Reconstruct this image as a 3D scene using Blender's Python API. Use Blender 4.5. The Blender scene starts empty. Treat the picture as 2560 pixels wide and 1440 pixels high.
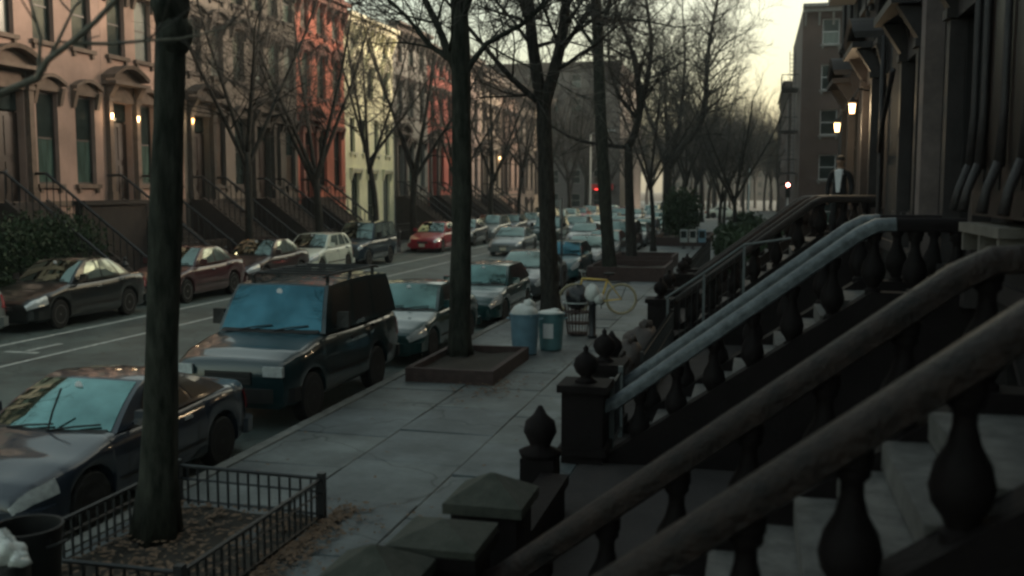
import bpy, bmesh, math, random
from mathutils import Vector, Matrix, Euler
R = math.radians
SC = bpy.context.scene
COL = SC.collection

# ------------------------------------------------------------------ camera, sky, sun, exposure
cam = bpy.data.cameras.new('camera'); cam.sensor_width = 36.0; cam.lens = 35.16
cam.clip_start = 0.1; cam.clip_end = 3000
cam.dof.use_dof = True; cam.dof.focus_distance = 17.0; cam.dof.aperture_fstop = 1.25
camo = bpy.data.objects.new('camera', cam); COL.objects.link(camo)
camo.location = (0, 0, 3.4); camo.rotation_euler = (R(90 - 5.6), 0, R(13.7))
SC.camera = camo

world = bpy.data.worlds.new('World'); SC.world = world; world.use_nodes = True
wn = world.node_tree; wn.nodes.clear()
sky = wn.nodes.new('ShaderNodeTexSky'); sky.sky_type = 'NISHITA'; sky.sun_disc = False
SUN_EL, SUN_AZ = R(12.5), R(50.0)          # azimuth measured from +Y towards +X
sky.sun_elevation = SUN_EL; sky.sun_rotation = SUN_AZ
sky.air_density = 1.0; sky.dust_density = 4.5; sky.ozone_density = 3.0; sky.altitude = 50
tint = wn.nodes.new('ShaderNodeMix'); tint.data_type = 'RGBA'; tint.blend_type = 'MULTIPLY'
tint.inputs[0].default_value = 1.0
tint.inputs[7].default_value = (1.12, 1.0, 0.7, 1)
bg = wn.nodes.new('ShaderNodeBackground'); bg.inputs[1].default_value = 0.15
wo = wn.nodes.new('ShaderNodeOutputWorld')
gm = wn.nodes.new('ShaderNodeGamma'); gm.inputs[1].default_value = 0.6   # hazy overcast: evens out the clear-sky falloff
wn.links.new(sky.outputs[0], gm.inputs[0]); wn.links.new(gm.outputs[0], tint.inputs[6]); wn.links.new(tint.outputs[2], bg.inputs[0])
wn.links.new(bg.outputs[0], wo.inputs[0])

sun = bpy.data.lights.new('sun', 'SUN'); sun.energy = 1.15; sun.angle = R(14); sun.color = (1.0, 0.78, 0.6)
suno = bpy.data.objects.new('sun', sun); COL.objects.link(suno)
sd = Vector((math.sin(SUN_AZ) * math.cos(SUN_EL), math.cos(SUN_AZ) * math.cos(SUN_EL), math.sin(SUN_EL)))
suno.rotation_euler = sd.to_track_quat('Z', 'Y').to_euler()

SC.view_settings.view_transform = 'Standard'; SC.view_settings.look = 'None'
SC.view_settings.gamma = 1.0; SC.view_settings.use_curve_mapping = False
SC.view_settings.exposure = 2.0
SC.cycles.use_denoising = True
SC.cycles.filter_width = 2.6
SC.cycles.max_bounces = 6; SC.cycles.diffuse_bounces = 3; SC.cycles.glossy_bounces = 3
SC.cycles.transmission_bounces = 3; SC.cycles.volume_bounces = 0
SC.cycles.sample_clamp_indirect = 3.0

rnd = random.Random(7)

# ------------------------------------------------------------------ materials
def mat(name, col, rough=0.8, var=0.25, scale=6.0, bump=0.0, bscale=40.0, metal=0.0, spec=0.5, coat=0.0, col2=None, stretch=None, ior=1.5):
    m = bpy.data.materials.new(name); m.use_nodes = True
    n = m.node_tree; p = n.nodes['Principled BSDF']
    p.inputs['Roughness'].default_value = rough; p.inputs['Metallic'].default_value = metal
    p.inputs['Specular IOR Level'].default_value = spec; p.inputs['Coat Weight'].default_value = coat
    p.inputs['Coat Roughness'].default_value = 0.04; p.inputs['IOR'].default_value = ior
    tc = n.nodes.new('ShaderNodeTexCoord'); mp = n.nodes.new('ShaderNodeMapping')
    if stretch: mp.inputs['Scale'].default_value = stretch
    n.links.new(tc.outputs['Object'], mp.inputs['Vector'])
    if var > 0:
        nz = n.nodes.new('ShaderNodeTexNoise'); nz.inputs['Scale'].default_value = scale; nz.inputs['Detail'].default_value = 6
        nz.inputs['Roughness'].default_value = 0.65
        n.links.new(mp.outputs[0], nz.inputs['Vector'])
        cr = n.nodes.new('ShaderNodeValToRGB')
        c2 = col2 if col2 else tuple(c * (1 + var) for c in col)
        cr.color_ramp.elements[0].position = 0.3; cr.color_ramp.elements[1].position = 0.7
        cr.color_ramp.elements[0].color = (*[c * (1 - var) for c in col], 1)
        cr.color_ramp.elements[1].color = (*c2, 1)
        n.links.new(nz.outputs[0], cr.inputs[0]); n.links.new(cr.outputs[0], p.inputs['Base Color'])
    else:
        p.inputs['Base Color'].default_value = (*col, 1)
    if bump > 0:
        nb = n.nodes.new('ShaderNodeTexNoise'); nb.inputs['Scale'].default_value = bscale; nb.inputs['Detail'].default_value = 5
        n.links.new(mp.outputs[0], nb.inputs['Vector'])
        b = n.nodes.new('ShaderNodeBump'); b.inputs['Strength'].default_value = bump; b.inputs['Distance'].default_value = 0.02
        n.links.new(nb.outputs[0], b.inputs['Height']); n.links.new(b.outputs[0], p.inputs['Normal'])
    return m

def emit(name, col, s):
    m = bpy.data.materials.new(name); m.use_nodes = True
    p = m.node_tree.nodes['Principled BSDF']
    p.inputs['Base Color'].default_value = (*col, 1)
    p.inputs['Emission Color'].default_value = (*col, 1); p.inputs['Emission Strength'].default_value = s
    return m

def paint(name, col, rough=0.22, coat=1.0):
    m = mat(name, tuple(c * .9 for c in col), 0.3, 0.12, 3.0, 0.0, metal=0.0, spec=0.25, coat=coat)
    m.node_tree.nodes['Principled BSDF'].inputs['Coat IOR'].default_value = 1.55
    m.node_tree.nodes['Principled BSDF'].inputs['Coat Roughness'].default_value = 0.07
    return m

M = {}
M['asphalt'] = mat('asphalt', (0.075, 0.1, 0.098), 0.5, 0.3, 1.2, 0.5, 60, col2=(0.12, 0.155, 0.145))
M['slab'] = [mat('flagstone_%s' % a, c, 0.6, 0.28, 1.6, 0.35, 25) for a, c in
             (('a', (0.112, 0.128, 0.132)), ('b', (0.122, 0.137, 0.137)), ('c', (0.104, 0.12, 0.127)))]
for _m in M['slab'] + [M['asphalt']]:
    n = _m.node_tree; p = n.nodes['Principled BSDF']; gp = n.nodes.new('ShaderNodeNewGeometry')
    for nd in [x for x in n.nodes if x.type == 'MAPPING']:
        n.links.new(gp.outputs['Position'], nd.inputs['Vector'])
    src = p.inputs['Base Color'].links[0].from_socket
    nz = n.nodes.new('ShaderNodeTexNoise'); nz.inputs['Scale'].default_value = 0.55; nz.inputs['Detail'].default_value = 7; nz.inputs['Roughness'].default_value = .7
    cr = n.nodes.new('ShaderNodeValToRGB'); cr.color_ramp.elements[0].position = .38; cr.color_ramp.elements[0].color = (.55, .55, .56, 1); cr.color_ramp.elements[1].position = .62; cr.color_ramp.elements[1].color = (1.2, 1.2, 1.18, 1)
    m1 = n.nodes.new('ShaderNodeMix'); m1.data_type = 'RGBA'; m1.blend_type = 'MULTIPLY'; m1.inputs[0].default_value = 1
    n.links.new(gp.outputs['Position'], nz.inputs['Vector']); n.links.new(nz.outputs[0], cr.inputs[0]); n.links.new(src, m1.inputs[6]); n.links.new(cr.outputs[0], m1.inputs[7])
    # meandering cracks and small dark spots
    nd_ = n.nodes.new('ShaderNodeTexNoise'); nd_.inputs['Scale'].default_value = 1.5; vm = n.nodes.new('ShaderNodeVectorMath'); vm.operation = 'MULTIPLY_ADD'; vm.inputs[1].default_value = (.8, .8, .8)
    n.links.new(gp.outputs['Position'], nd_.inputs['Vector']); n.links.new(nd_.outputs['Color'], vm.inputs[0]); n.links.new(gp.outputs['Position'], vm.inputs[2])
    vo = n.nodes.new('ShaderNodeTexVoronoi'); vo.feature = 'DISTANCE_TO_EDGE'; vo.inputs['Scale'].default_value = .42; n.links.new(vm.outputs[0], vo.inputs['Vector'])
    c2 = n.nodes.new('ShaderNodeValToRGB'); c2.color_ramp.elements[0].position = .002; c2.color_ramp.elements[0].color = (.4, .4, .4, 1); c2.color_ramp.elements[1].position = .011; c2.color_ramp.elements[1].color = (1, 1, 1, 1)
    n.links.new(vo.outputs['Distance'], c2.inputs[0])
    v2 = n.nodes.new('ShaderNodeTexVoronoi'); v2.inputs['Scale'].default_value = 2.6; n.links.new(gp.outputs['Position'], v2.inputs['Vector'])
    c3 = n.nodes.new('ShaderNodeValToRGB'); c3.color_ramp.elements[0].position = .03; c3.color_ramp.elements[0].color = (.45, .45, .45, 1); c3.color_ramp.elements[1].position = .08; c3.color_ramp.elements[1].color = (1, 1, 1, 1)
    n.links.new(v2.outputs['Distance'], c3.inputs[0])
    m2 = n.nodes.new('ShaderNodeMix'); m2.data_type = 'RGBA'; m2.blend_type = 'MULTIPLY'; m2.inputs[0].default_value = 1
    m3 = n.nodes.new('ShaderNodeMix'); m3.data_type = 'RGBA'; m3.blend_type = 'MULTIPLY'; m3.inputs[0].default_value = 1
    n.links.new(m1.outputs[2], m2.inputs[6]); n.links.new(c2.outputs[0], m2.inputs[7]); n.links.new(m2.outputs[2], m3.inputs[6]); n.links.new(c3.outputs[0], m3.inputs[7]); n.links.new(m3.outputs[2], p.inputs['Base Color'])
M['kerb'] = mat('kerb_stone', (0.17, 0.175, 0.165), 0.8, 0.3, 5, 0.4, 30)
M['dirt'] = mat('soil', (0.03, 0.024, 0.018), 0.95, 0.4, 9, 0.8, 30)
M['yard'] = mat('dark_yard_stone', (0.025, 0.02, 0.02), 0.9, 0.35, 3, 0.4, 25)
M['lane'] = mat('road_paint', (0.42, 0.44, 0.42), 0.6, 0.45, 7, 0.2, 60)
M['bark'] = mat('bark', (0.012, 0.012, 0.012), 0.9, 0.5, 14, 1.0, 28, stretch=(1, 1, 0.25), spec=.15, col2=(.055, .052, .046))
M['bark2'] = mat('bark_greenish', (0.013, 0.017, 0.013), 0.9, 0.5, 10, 1.0, 24, stretch=(1, 1, 0.3), spec=.15, col2=(.05, .053, .043))
M['twig'] = mat('twig', (0.06, 0.053, 0.047), 0.85, 0.3, 5)
M['limb'] = mat('limb_pale', (0.16, 0.15, 0.12), 0.85, 0.35, 12, 0.5, 30)
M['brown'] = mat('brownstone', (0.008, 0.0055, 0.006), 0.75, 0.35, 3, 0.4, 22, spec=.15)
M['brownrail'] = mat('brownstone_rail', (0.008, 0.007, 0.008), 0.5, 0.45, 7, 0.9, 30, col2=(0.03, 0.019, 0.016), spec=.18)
M['bluerail'] = mat('sky_sheen_rail', (0.045, 0.06, 0.075), 0.42, 0.5, 9, 0.5, 40, col2=(.12, .14, .155))  # blue grey puts the sky's reflection into the rail colour
M['step'] = mat('step_stone', (0.1, 0.094, 0.09), 0.8, 0.5, 6, 0.5, 25)
M['moss'] = mat('mossy_cap', (0.03, 0.038, 0.026), 0.85, 0.35, 6, 0.6, 30, col2=(0.055, 0.055, 0.045))
M['iron'] = mat('black_iron', (0.012, 0.013, 0.015), 0.45, 0.2, 20)
M['galv'] = mat('galvanised', (0.34, 0.37, 0.36), 0.5, 0.2, 8)
M['glass'] = mat('window_glass', (0.02, 0.03, 0.03), 0.12, 0.3, 1.5, spec=0.3)
M['panes'] = [M['glass'], M['glass'], mat('pane_pale_blind', (0.13, 0.15, 0.14), 0.25, .3, 2, spec=.4, stretch=(8, 1, 1)), mat('pane_green_reflection', (0.05, 0.085, 0.075), 0.15, .5, 1.2, spec=.4, stretch=(5, 1, .6)), mat('pane_brown_curtain', (0.06, 0.045, 0.035), 0.3, .4, 3, spec=.4, stretch=(9, 1, 1))]
M['dullglass'] = mat('dull_glass', (0.008, 0.009, 0.01), 0.35, 0.3, 1.5, spec=0.3)
M['frame_dark'] = mat('dark_sash', (0.03, 0.026, 0.024), 0.5, 0.2, 8)
M['frame_light'] = mat('pale_sash', (0.3, 0.3, 0.28), 0.6, 0.2, 8)
M['door'] = mat('dark_door', (0.022, 0.014, 0.012), 0.4, 0.25, 6)
M['blind_sheen'] = mat('curtain', (0.16, 0.22, 0.2), 0.9, 0.35, 3, stretch=(6, 1, 0.5))
M['cargl'] = mat('car_glass', (0.17, 0.31, 0.3), 0.03, 0.4, 1.3, metal=1.0, spec=1.0, ior=1.7)  # tint and mottling put reflected sky into the colour of these windscreens
M['cargld'] = mat('car_glass_deep', (0.1, 0.17, 0.16), 0.03, 0.6, 1.0, metal=1.0, spec=1.0, ior=1.6)
M['carglg'] = mat('car_glass_grey', (0.17, 0.22, 0.2), 0.03, 0.5, 0.8, metal=1.0, spec=1.0, ior=1.7)
M['carglb'] = mat('car_glass_blue', (0.045, 0.12, 0.15), 0.04, 0.5, 1.0, metal=1.0, spec=0.8, ior=1.5)
M['carside'] = mat('car_side_glass', (0.3, 0.36, 0.33), 0.06, 0.3, 2, metal=0.6, spec=1.0)
M['rim_shaded'] = mat('shaded_rim', (0.03, 0.03, 0.03), 0.5, 0.2, 10)  # darker copy of the alloy, with right kerb shade put into the colour
M['tyre'] = mat('tyre', (0.006, 0.006, 0.006), 0.8, 0.2, 20)
M['rim'] = mat('alloy', (0.35, 0.34, 0.34), 0.35, 0.2, 10, metal=0.6)
M['trim'] = mat('black_trim', (0.005, 0.005, 0.005), 0.6, 0.2, 10)
M['lamp'] = mat('headlamp_glass', (0.6, 0.63, 0.63), 0.12, 0.3, 12, metal=0.35, spec=0.8)
M['tail'] = mat('tail_lens', (0.3, 0.012, 0.015), 0.2, 0.2, 6)
M['amber'] = mat('amber_lens', (0.6, 0.2, 0.02), 0.25, 0.1, 6)
M['plate'] = mat('plate', (0.55, 0.5, 0.38), 0.5, 0.2, 20)
M['chrome'] = mat('chrome', (0.5, 0.5, 0.5), 0.2, 0.1, 10, metal=0.9)
M['hedge'] = mat('hedge_leaf', (0.01, 0.03, 0.01), 0.7, 0.5, 12, col2=(0.025, 0.06, 0.018))
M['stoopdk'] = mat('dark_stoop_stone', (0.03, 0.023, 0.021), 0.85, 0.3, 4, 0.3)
M['leaf'] = mat('dry_leaf', (0.12, 0.07, 0.04), 0.85, 0.5, 30, col2=(0.22, 0.14, 0.09))
M['bin'] = mat('bin_plastic', (0.13, 0.24, 0.31), 0.5, 0.2, 5)
M['bin2'] = mat('bin_teal', (0.09, 0.2, 0.22), 0.5, 0.2, 5)
M['bag'] = mat('white_bag', (0.6, 0.62, 0.6), 0.45, 0.15, 9, 0.6, 14)
M['blackbag'] = mat('black_bag', (0.012, 0.013, 0.016), 0.3, 0.2, 9, 0.8, 14)
M['brownbag'] = mat('brown_bag', (0.045, 0.032, 0.028), 0.6, 0.3, 9, 0.8, 14)
M['bikeyel'] = mat('yellow_frame', (0.7, 0.5, 0.12), 0.4, 0.2, 8)
M['timber'] = mat('bed_timber', (0.055, 0.033, 0.03), 0.85, 0.35, 8, 0.6, 30, stretch=(1, 1, 1))
M['brick'] = None
M['suit'] = mat('dark_cloth', (0.01, 0.01, 0.012), 0.9, 0.2, 20)
M['shirt'] = mat('white_shirt', (0.7, 0.7, 0.72), 0.8, 0.08, 20)
M['skin'] = mat('skin', (0.28, 0.17, 0.12), 0.6, 0.1, 10)
M['hair'] = mat('hair', (0.015, 0.012, 0.01), 0.8, 0.2, 30)
M['lampglow'] = emit('lamp_glow', (1.0, 0.6, 0.27), 2.2)
M['lampglow2'] = emit('lamp_glow_orange', (1.0, 0.42, 0.12), 2.2)
M['redglow'] = emit('red_glow', (1.0, 0.05, 0.04), 1.2)
M['redsig'] = emit('red_signal', (1.0, 0.25, 0.2), 12)
M['acunit'] = mat('ac_casing', (0.42, 0.42, 0.4), 0.6, 0.15, 8)

def brick_mat(name, c1, c2, mortar, scale=1.0):
    m = bpy.data.materials.new(name); m.use_nodes = True; n = m.node_tree; p = n.nodes['Principled BSDF']
    p.inputs['Roughness'].default_value = 0.9
    tc = n.nodes.new('ShaderNodeTexCoord'); mp = n.nodes.new('ShaderNodeMapping'); mp.inputs['Rotation'].default_value = (R(90), 0, 0)
    b = n.nodes.new('ShaderNodeTexBrick'); b.inputs['Scale'].default_value = 4.5 * scale
    b.inputs['Color1'].default_value = (*c1, 1); b.inputs['Color2'].default_value = (*c2, 1); b.inputs['Mortar'].default_value = (*mortar, 1)
    nz = n.nodes.new('ShaderNodeTexNoise'); nz.inputs['Scale'].default_value = 0.6; nz.inputs['Detail'].default_value = 6
    mx = n.nodes.new('ShaderNodeMix'); mx.data_type = 'RGBA'; mx.blend_type = 'OVERLAY'; mx.inputs[0].default_value = 0.5
    n.links.new(tc.outputs['Object'], mp.inputs[0]); n.links.new(mp.outputs[0], b.inputs['Vector'])
    n.links.new(tc.outputs['Object'], nz.inputs['Vector'])
    n.links.new(b.outputs['Color'], mx.inputs[6]); n.links.new(nz.outputs[0], mx.inputs[7]); n.links.new(mx.outputs[2], p.inputs['Base Color'])
    return m
M['brick'] = brick_mat('brick_wall', (0.085, 0.05, 0.042), (0.065, 0.04, 0.034), (0.13, 0.11, 0.1))

# ------------------------------------------------------------------ mesh builder
class MB:
    def __init__(s): s.v = []; s.f = []; s.mi = []; s.cur = 0
    def quad(s, *pts):
        b = len(s.v); s.v += [tuple(p) for p in pts]; s.f.append(tuple(range(b, b + len(pts)))); s.mi.append(s.cur)
    def box(s, x0, x1, y0, y1, z0, z1, mtx=None):
        b = len(s.v)
        ps = [(x0, y0, z0), (x1, y0, z0), (x1, y1, z0), (x0, y1, z0), (x0, y0, z1), (x1, y0, z1), (x1, y1, z1), (x0, y1, z1)]
        if mtx is not None: ps = [tuple(mtx @ Vector(p)) for p in ps]
        s.v += ps
        for f in ((0, 3, 2, 1), (4, 5, 6, 7), (0, 1, 5, 4), (1, 2, 6, 5), (2, 3, 7, 6), (3, 0, 4, 7)):
            s.f.append(tuple(b + i for i in f)); s.mi.append(s.cur)
        return s
    def hexa(s, ps):
        b = len(s.v); s.v += [tuple(p) for p in ps]
        for f in ((0, 3, 2, 1), (4, 5, 6, 7), (0, 1, 5, 4), (1, 2, 6, 5), (2, 3, 7, 6), (3, 0, 4, 7)):
            s.f.append(tuple(b + i for i in f)); s.mi.append(s.cur)
        return s
    def tube(s, pts, rad, n=6, cap=True):
        pts = [Vector(p) for p in pts]; k = len(pts); b = len(s.v)
        if not hasattr(rad, '__len__'): rad = [rad] * k
        up = None
        for i, p in enumerate(pts):
            t = (pts[min(i + 1, k - 1)] - pts[max(i - 1, 0)])
            if t.length < 1e-6: t = Vector((0, 0, 1))
            t.normalize()
            if up is None:
                up = Vector((0, 1, 0)) if abs(t.y) < 0.9 else Vector((1, 0, 0))
            a = t.cross(up)
            if a.length < 1e-5: a = t.cross(Vector((1, 0.1, 0)))
            a.normalize(); up = a.cross(t); c = up
            for j in range(n):
                th = 2 * math.pi * j / n
                q = p + (a * math.cos(th) + c * math.sin(th)) * rad[i]
                s.v.append((q.x, q.y, q.z))
        for i in range(k - 1):
            for j in range(n):
                j2 = (j + 1) % n
                s.f.append((b + i * n + j, b + i * n + j2, b + (i + 1) * n + j2, b + (i + 1) * n + j)); s.mi.append(s.cur)
        if cap:
            s.f.append(tuple(b + j for j in reversed(range(n)))); s.mi.append(s.cur)
            s.f.append(tuple(b + (k - 1) * n + j for j in range(n))); s.mi.append(s.cur)
        return s
    def lathe(s, prof, n=12, c=(0, 0, 0), axis='z', sq=False):
        b = len(s.v); k = len(prof)
        for r, h in prof:
            for j in range(n):
                th = 2 * math.pi * (j + (0.5 if sq else 0)) / n
                x, y = r * math.cos(th), r * math.sin(th)
                if axis == 'z': s.v.append((c[0] + x, c[1] + y, c[2] + h))
                elif axis == 'x': s.v.append((c[0] + h, c[1] + x, c[2] + y))
                else: s.v.append((c[0] + y, c[1] + h, c[2] + x))
        for i in range(k - 1):
            for j in range(n):
                j2 = (j + 1) % n
                s.f.append((b + i * n + j, b + i * n + j2, b + (i + 1) * n + j2, b + (i + 1) * n + j)); s.mi.append(s.cur)
        s.f.append(tuple(b + j for j in reversed(range(n)))); s.mi.append(s.cur)
        s.f.append(tuple(b + (k - 1) * n + j for j in range(n))); s.mi.append(s.cur)
        return s
    def blob(s, c, r, seed=0, lump=0.15, nu=14, nv=9):
        rr = random.Random(seed); b = len(s.v)
        ph = [rr.uniform(0, 6) for _ in range(6)]
        for i in range(nv + 1):
            a = math.pi * i / nv
            for j in range(nu):
                th = 2 * math.pi * j / nu
                k = 1 + lump * (math.sin(3 * th + ph[0] + 2 * a) * 0.5 + math.sin(5 * th + ph[1]) * math.sin(a * 4 + ph[2]) * 0.5 + math.sin(2 * th - 3 * a + ph[3]) * 0.4)
                s.v.append((c[0] + r[0] * k * math.sin(a) * math.cos(th), c[1] + r[1] * k * math.sin(a) * math.sin(th), c[2] + r[2] * (k if i < nv * 0.7 else 1) * math.cos(a)))
        for i in range(nv):
            for j in range(nu):
                j2 = (j + 1) % nu
                s.f.append((b + i * nu + j, b + (i + 1) * nu + j, b + (i + 1) * nu + j2, b + i * nu + j2)); s.mi.append(s.cur)
        return s
    def grid(s, fn, nu, nv):
        b = len(s.v)
        for i in range(nu + 1):
            for j in range(nv + 1): s.v.append(tuple(fn(i / nu, j / nv)))
        for i in range(nu):
            for j in range(nv):
                a = b + i * (nv + 1) + j
                s.f.append((a, a + nv + 1, a + nv + 2, a + 1)); s.mi.append(s.cur)
        return s
    def mesh(s, name, mats, smooth=False, angle=None):
        m = bpy.data.meshes.new(name); m.from_pydata(s.v, [], s.f)
        if not isinstance(mats, (list, tuple)): mats = [mats]
        for x in mats: m.materials.append(x)
        if len(mats) > 1: m.polygons.foreach_set('material_index', s.mi)
        if smooth: m.polygons.foreach_set('use_smooth', [True] * len(s.f))
        if angle is not None:
            try: m.set_sharp_from_angle(angle=R(angle))
            except Exception: pass
        m.update(); return m
    def build(s, name, mats, parent=None, smooth=False, angle=None, loc=None):
        return put(name, s.mesh(name, mats, smooth, angle), parent, loc)

def put(name, mesh, parent=None, loc=None, rot=None):
    o = bpy.data.objects.new(name, mesh); COL.objects.link(o)
    if parent: o.parent = parent
    if loc is not None: o.location = loc
    if rot is not None: o.rotation_euler = rot
    return o

def empty(name, loc=(0, 0, 0), rz=0, label=None, cat=None, group=None):
    o = bpy.data.objects.new(name, None); COL.objects.link(o); o.location = loc; o.rotation_euler = (0, 0, rz)
    o.empty_display_size = 0.2
    return tag(o, label, cat, group)

def tag(o, label=None, cat=None, group=None, kind=None):
    if label: o['label'] = label
    if cat: o['category'] = cat
    if group: o['group'] = group
    if kind: o['kind'] = kind
    return o

def copy_tree(o, loc=None, rz=None, label=None, parent=None, scale=None):
    c = o.copy(); COL.objects.link(c)
    if parent is not None: c.parent = parent
    if loc is not None: c.location = loc
    if rz is not None: c.rotation_euler = (0, 0, rz)
    if scale is not None: c.scale = scale
    if label: c['label'] = label
    for ch in o.children: copy_tree(ch, parent=c)
    return c

def point_light(loc, energy, col, parent=None, r=0.08):
    l = bpy.data.lights.new('lamp_light', 'POINT'); l.energy = energy; l.color = col; l.shadow_soft_size = r
    o = bpy.data.objects.new('lamp_light', l); COL.objects.link(o); o.location = loc
    if parent: o.parent = parent
    return o

# ------------------------------------------------------------------ ground, road, pavements
b = MB(); b.quad((-700, -200, -0.35), (700, -200, -0.35), (700, 1500, -0.35), (-700, 1500, -0.35))
tag(b.build('ground', M['dirt']), kind='structure')
b = MB(); b.grid(lambda u, v: (-18.6 + u * 12.45, -20 + v * 320, 0.0), 1, 60)
b.quad((-80, 119, -0.004), (60, 119, -0.004), (60, 130, -0.004), (-80, 130, -0.004))
tag(b.build('road', M['asphalt']), kind='structure')
# painted lines
def stripe(x0, x1, y0, y1, name='road_line'):
    b = MB(); b.box(x0, x1, y0, y1, 0.001, 0.005); o = b.build(name, M['lane']); tag(o, kind='structure'); return o
stripe(-16.08, -15.94, -20, 118); stripe(-14.16, -14.04, -20, 118)
for y in (17.7, 34, 58): 
    b = MB(); b.box(-15.35, -14.55, y, y + 0.14, 0.001, 0.005); b.box(-15.02, -14.88, y + 0.25, y + 1.3, 0.001, 0.005)
    tag(b.build('bike_lane_marking', M['lane']), kind='structure')

def sidewalk_right():
    base = MB(); base.box(-6.0, 2.4, -20, 118, -0.3, 0.128); base.box(-6.0, 30, 130, 300, -0.3, 0.11)
    o = tag(base.build('sidewalk', M['kerb']), kind='structure')
    k = MB(); k.box(-6.16, -6.003, -20, 118, -0.3, 0.15); k.build('kerb', M['kerb'], o)
    protos = []
    for i in range(9):
        w, l = 1.32, 1.52
        m = MB(); j = 0.007
        dz = [rnd.uniform(-0.012, 0.012) for _ in range(4)]
        x0, x1, y0, y1 = j, w - j, j, l - j
        t = 0.15
        m.v = [(x0, y0, 0.0), (x1, y0, 0), (x1, y1, 0), (x0, y1, 0), (x0, y0, t + dz[0]), (x1, y0, t + dz[1]), (x1, y1, t + dz[2]), (x0, y1, t + dz[3])]
        b2 = 0.008
        m.v += [(x0 + b2, y0 + b2, t + dz[0] + .006), (x1 - b2, y0 + b2, t + dz[1] + .006), (x1 - b2, y1 - b2, t + dz[2] + .006), (x0 + b2, y1 - b2, t + dz[3] + .006)]
        m.f = [(0, 1, 5, 4), (1, 2, 6, 5), (2, 3, 7, 6), (3, 0, 4, 7), (4, 5, 9, 8), (5, 6, 10, 9), (6, 7, 11, 10), (7, 4, 8, 11), (8, 9, 10, 11)]
        m.mi = [0] * 9
        protos.append(m.mesh('flagstone', M['slab'][i % 3]))
    n = 0
    for r in range(-2, 62):
        for c in range(3):
            s = put('flagstone', rnd.choice(protos), o, (-5.98 + c * 1.327, r * 1.53 + (0.4 if c == 1 else 0) , -0.006))
            n += 1
    # yard paving between the pavement and the houses
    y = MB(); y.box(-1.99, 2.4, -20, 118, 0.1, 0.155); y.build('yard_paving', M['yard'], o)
    return o
SW = sidewalk_right()
b = MB(); b.box(-23.0, -18.6, -20, 118, -0.3, 0.13); b.box(-60, -18.6, 130, 300, -0.3, 0.13)
SWL = tag(b.build('pavement', M['slab'][0]), kind='structure')
b = MB(); b.box(-18.59, -18.44, -20, 118, -0.3, 0.15); b.build('kerb', M['kerb'], SWL)

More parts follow.
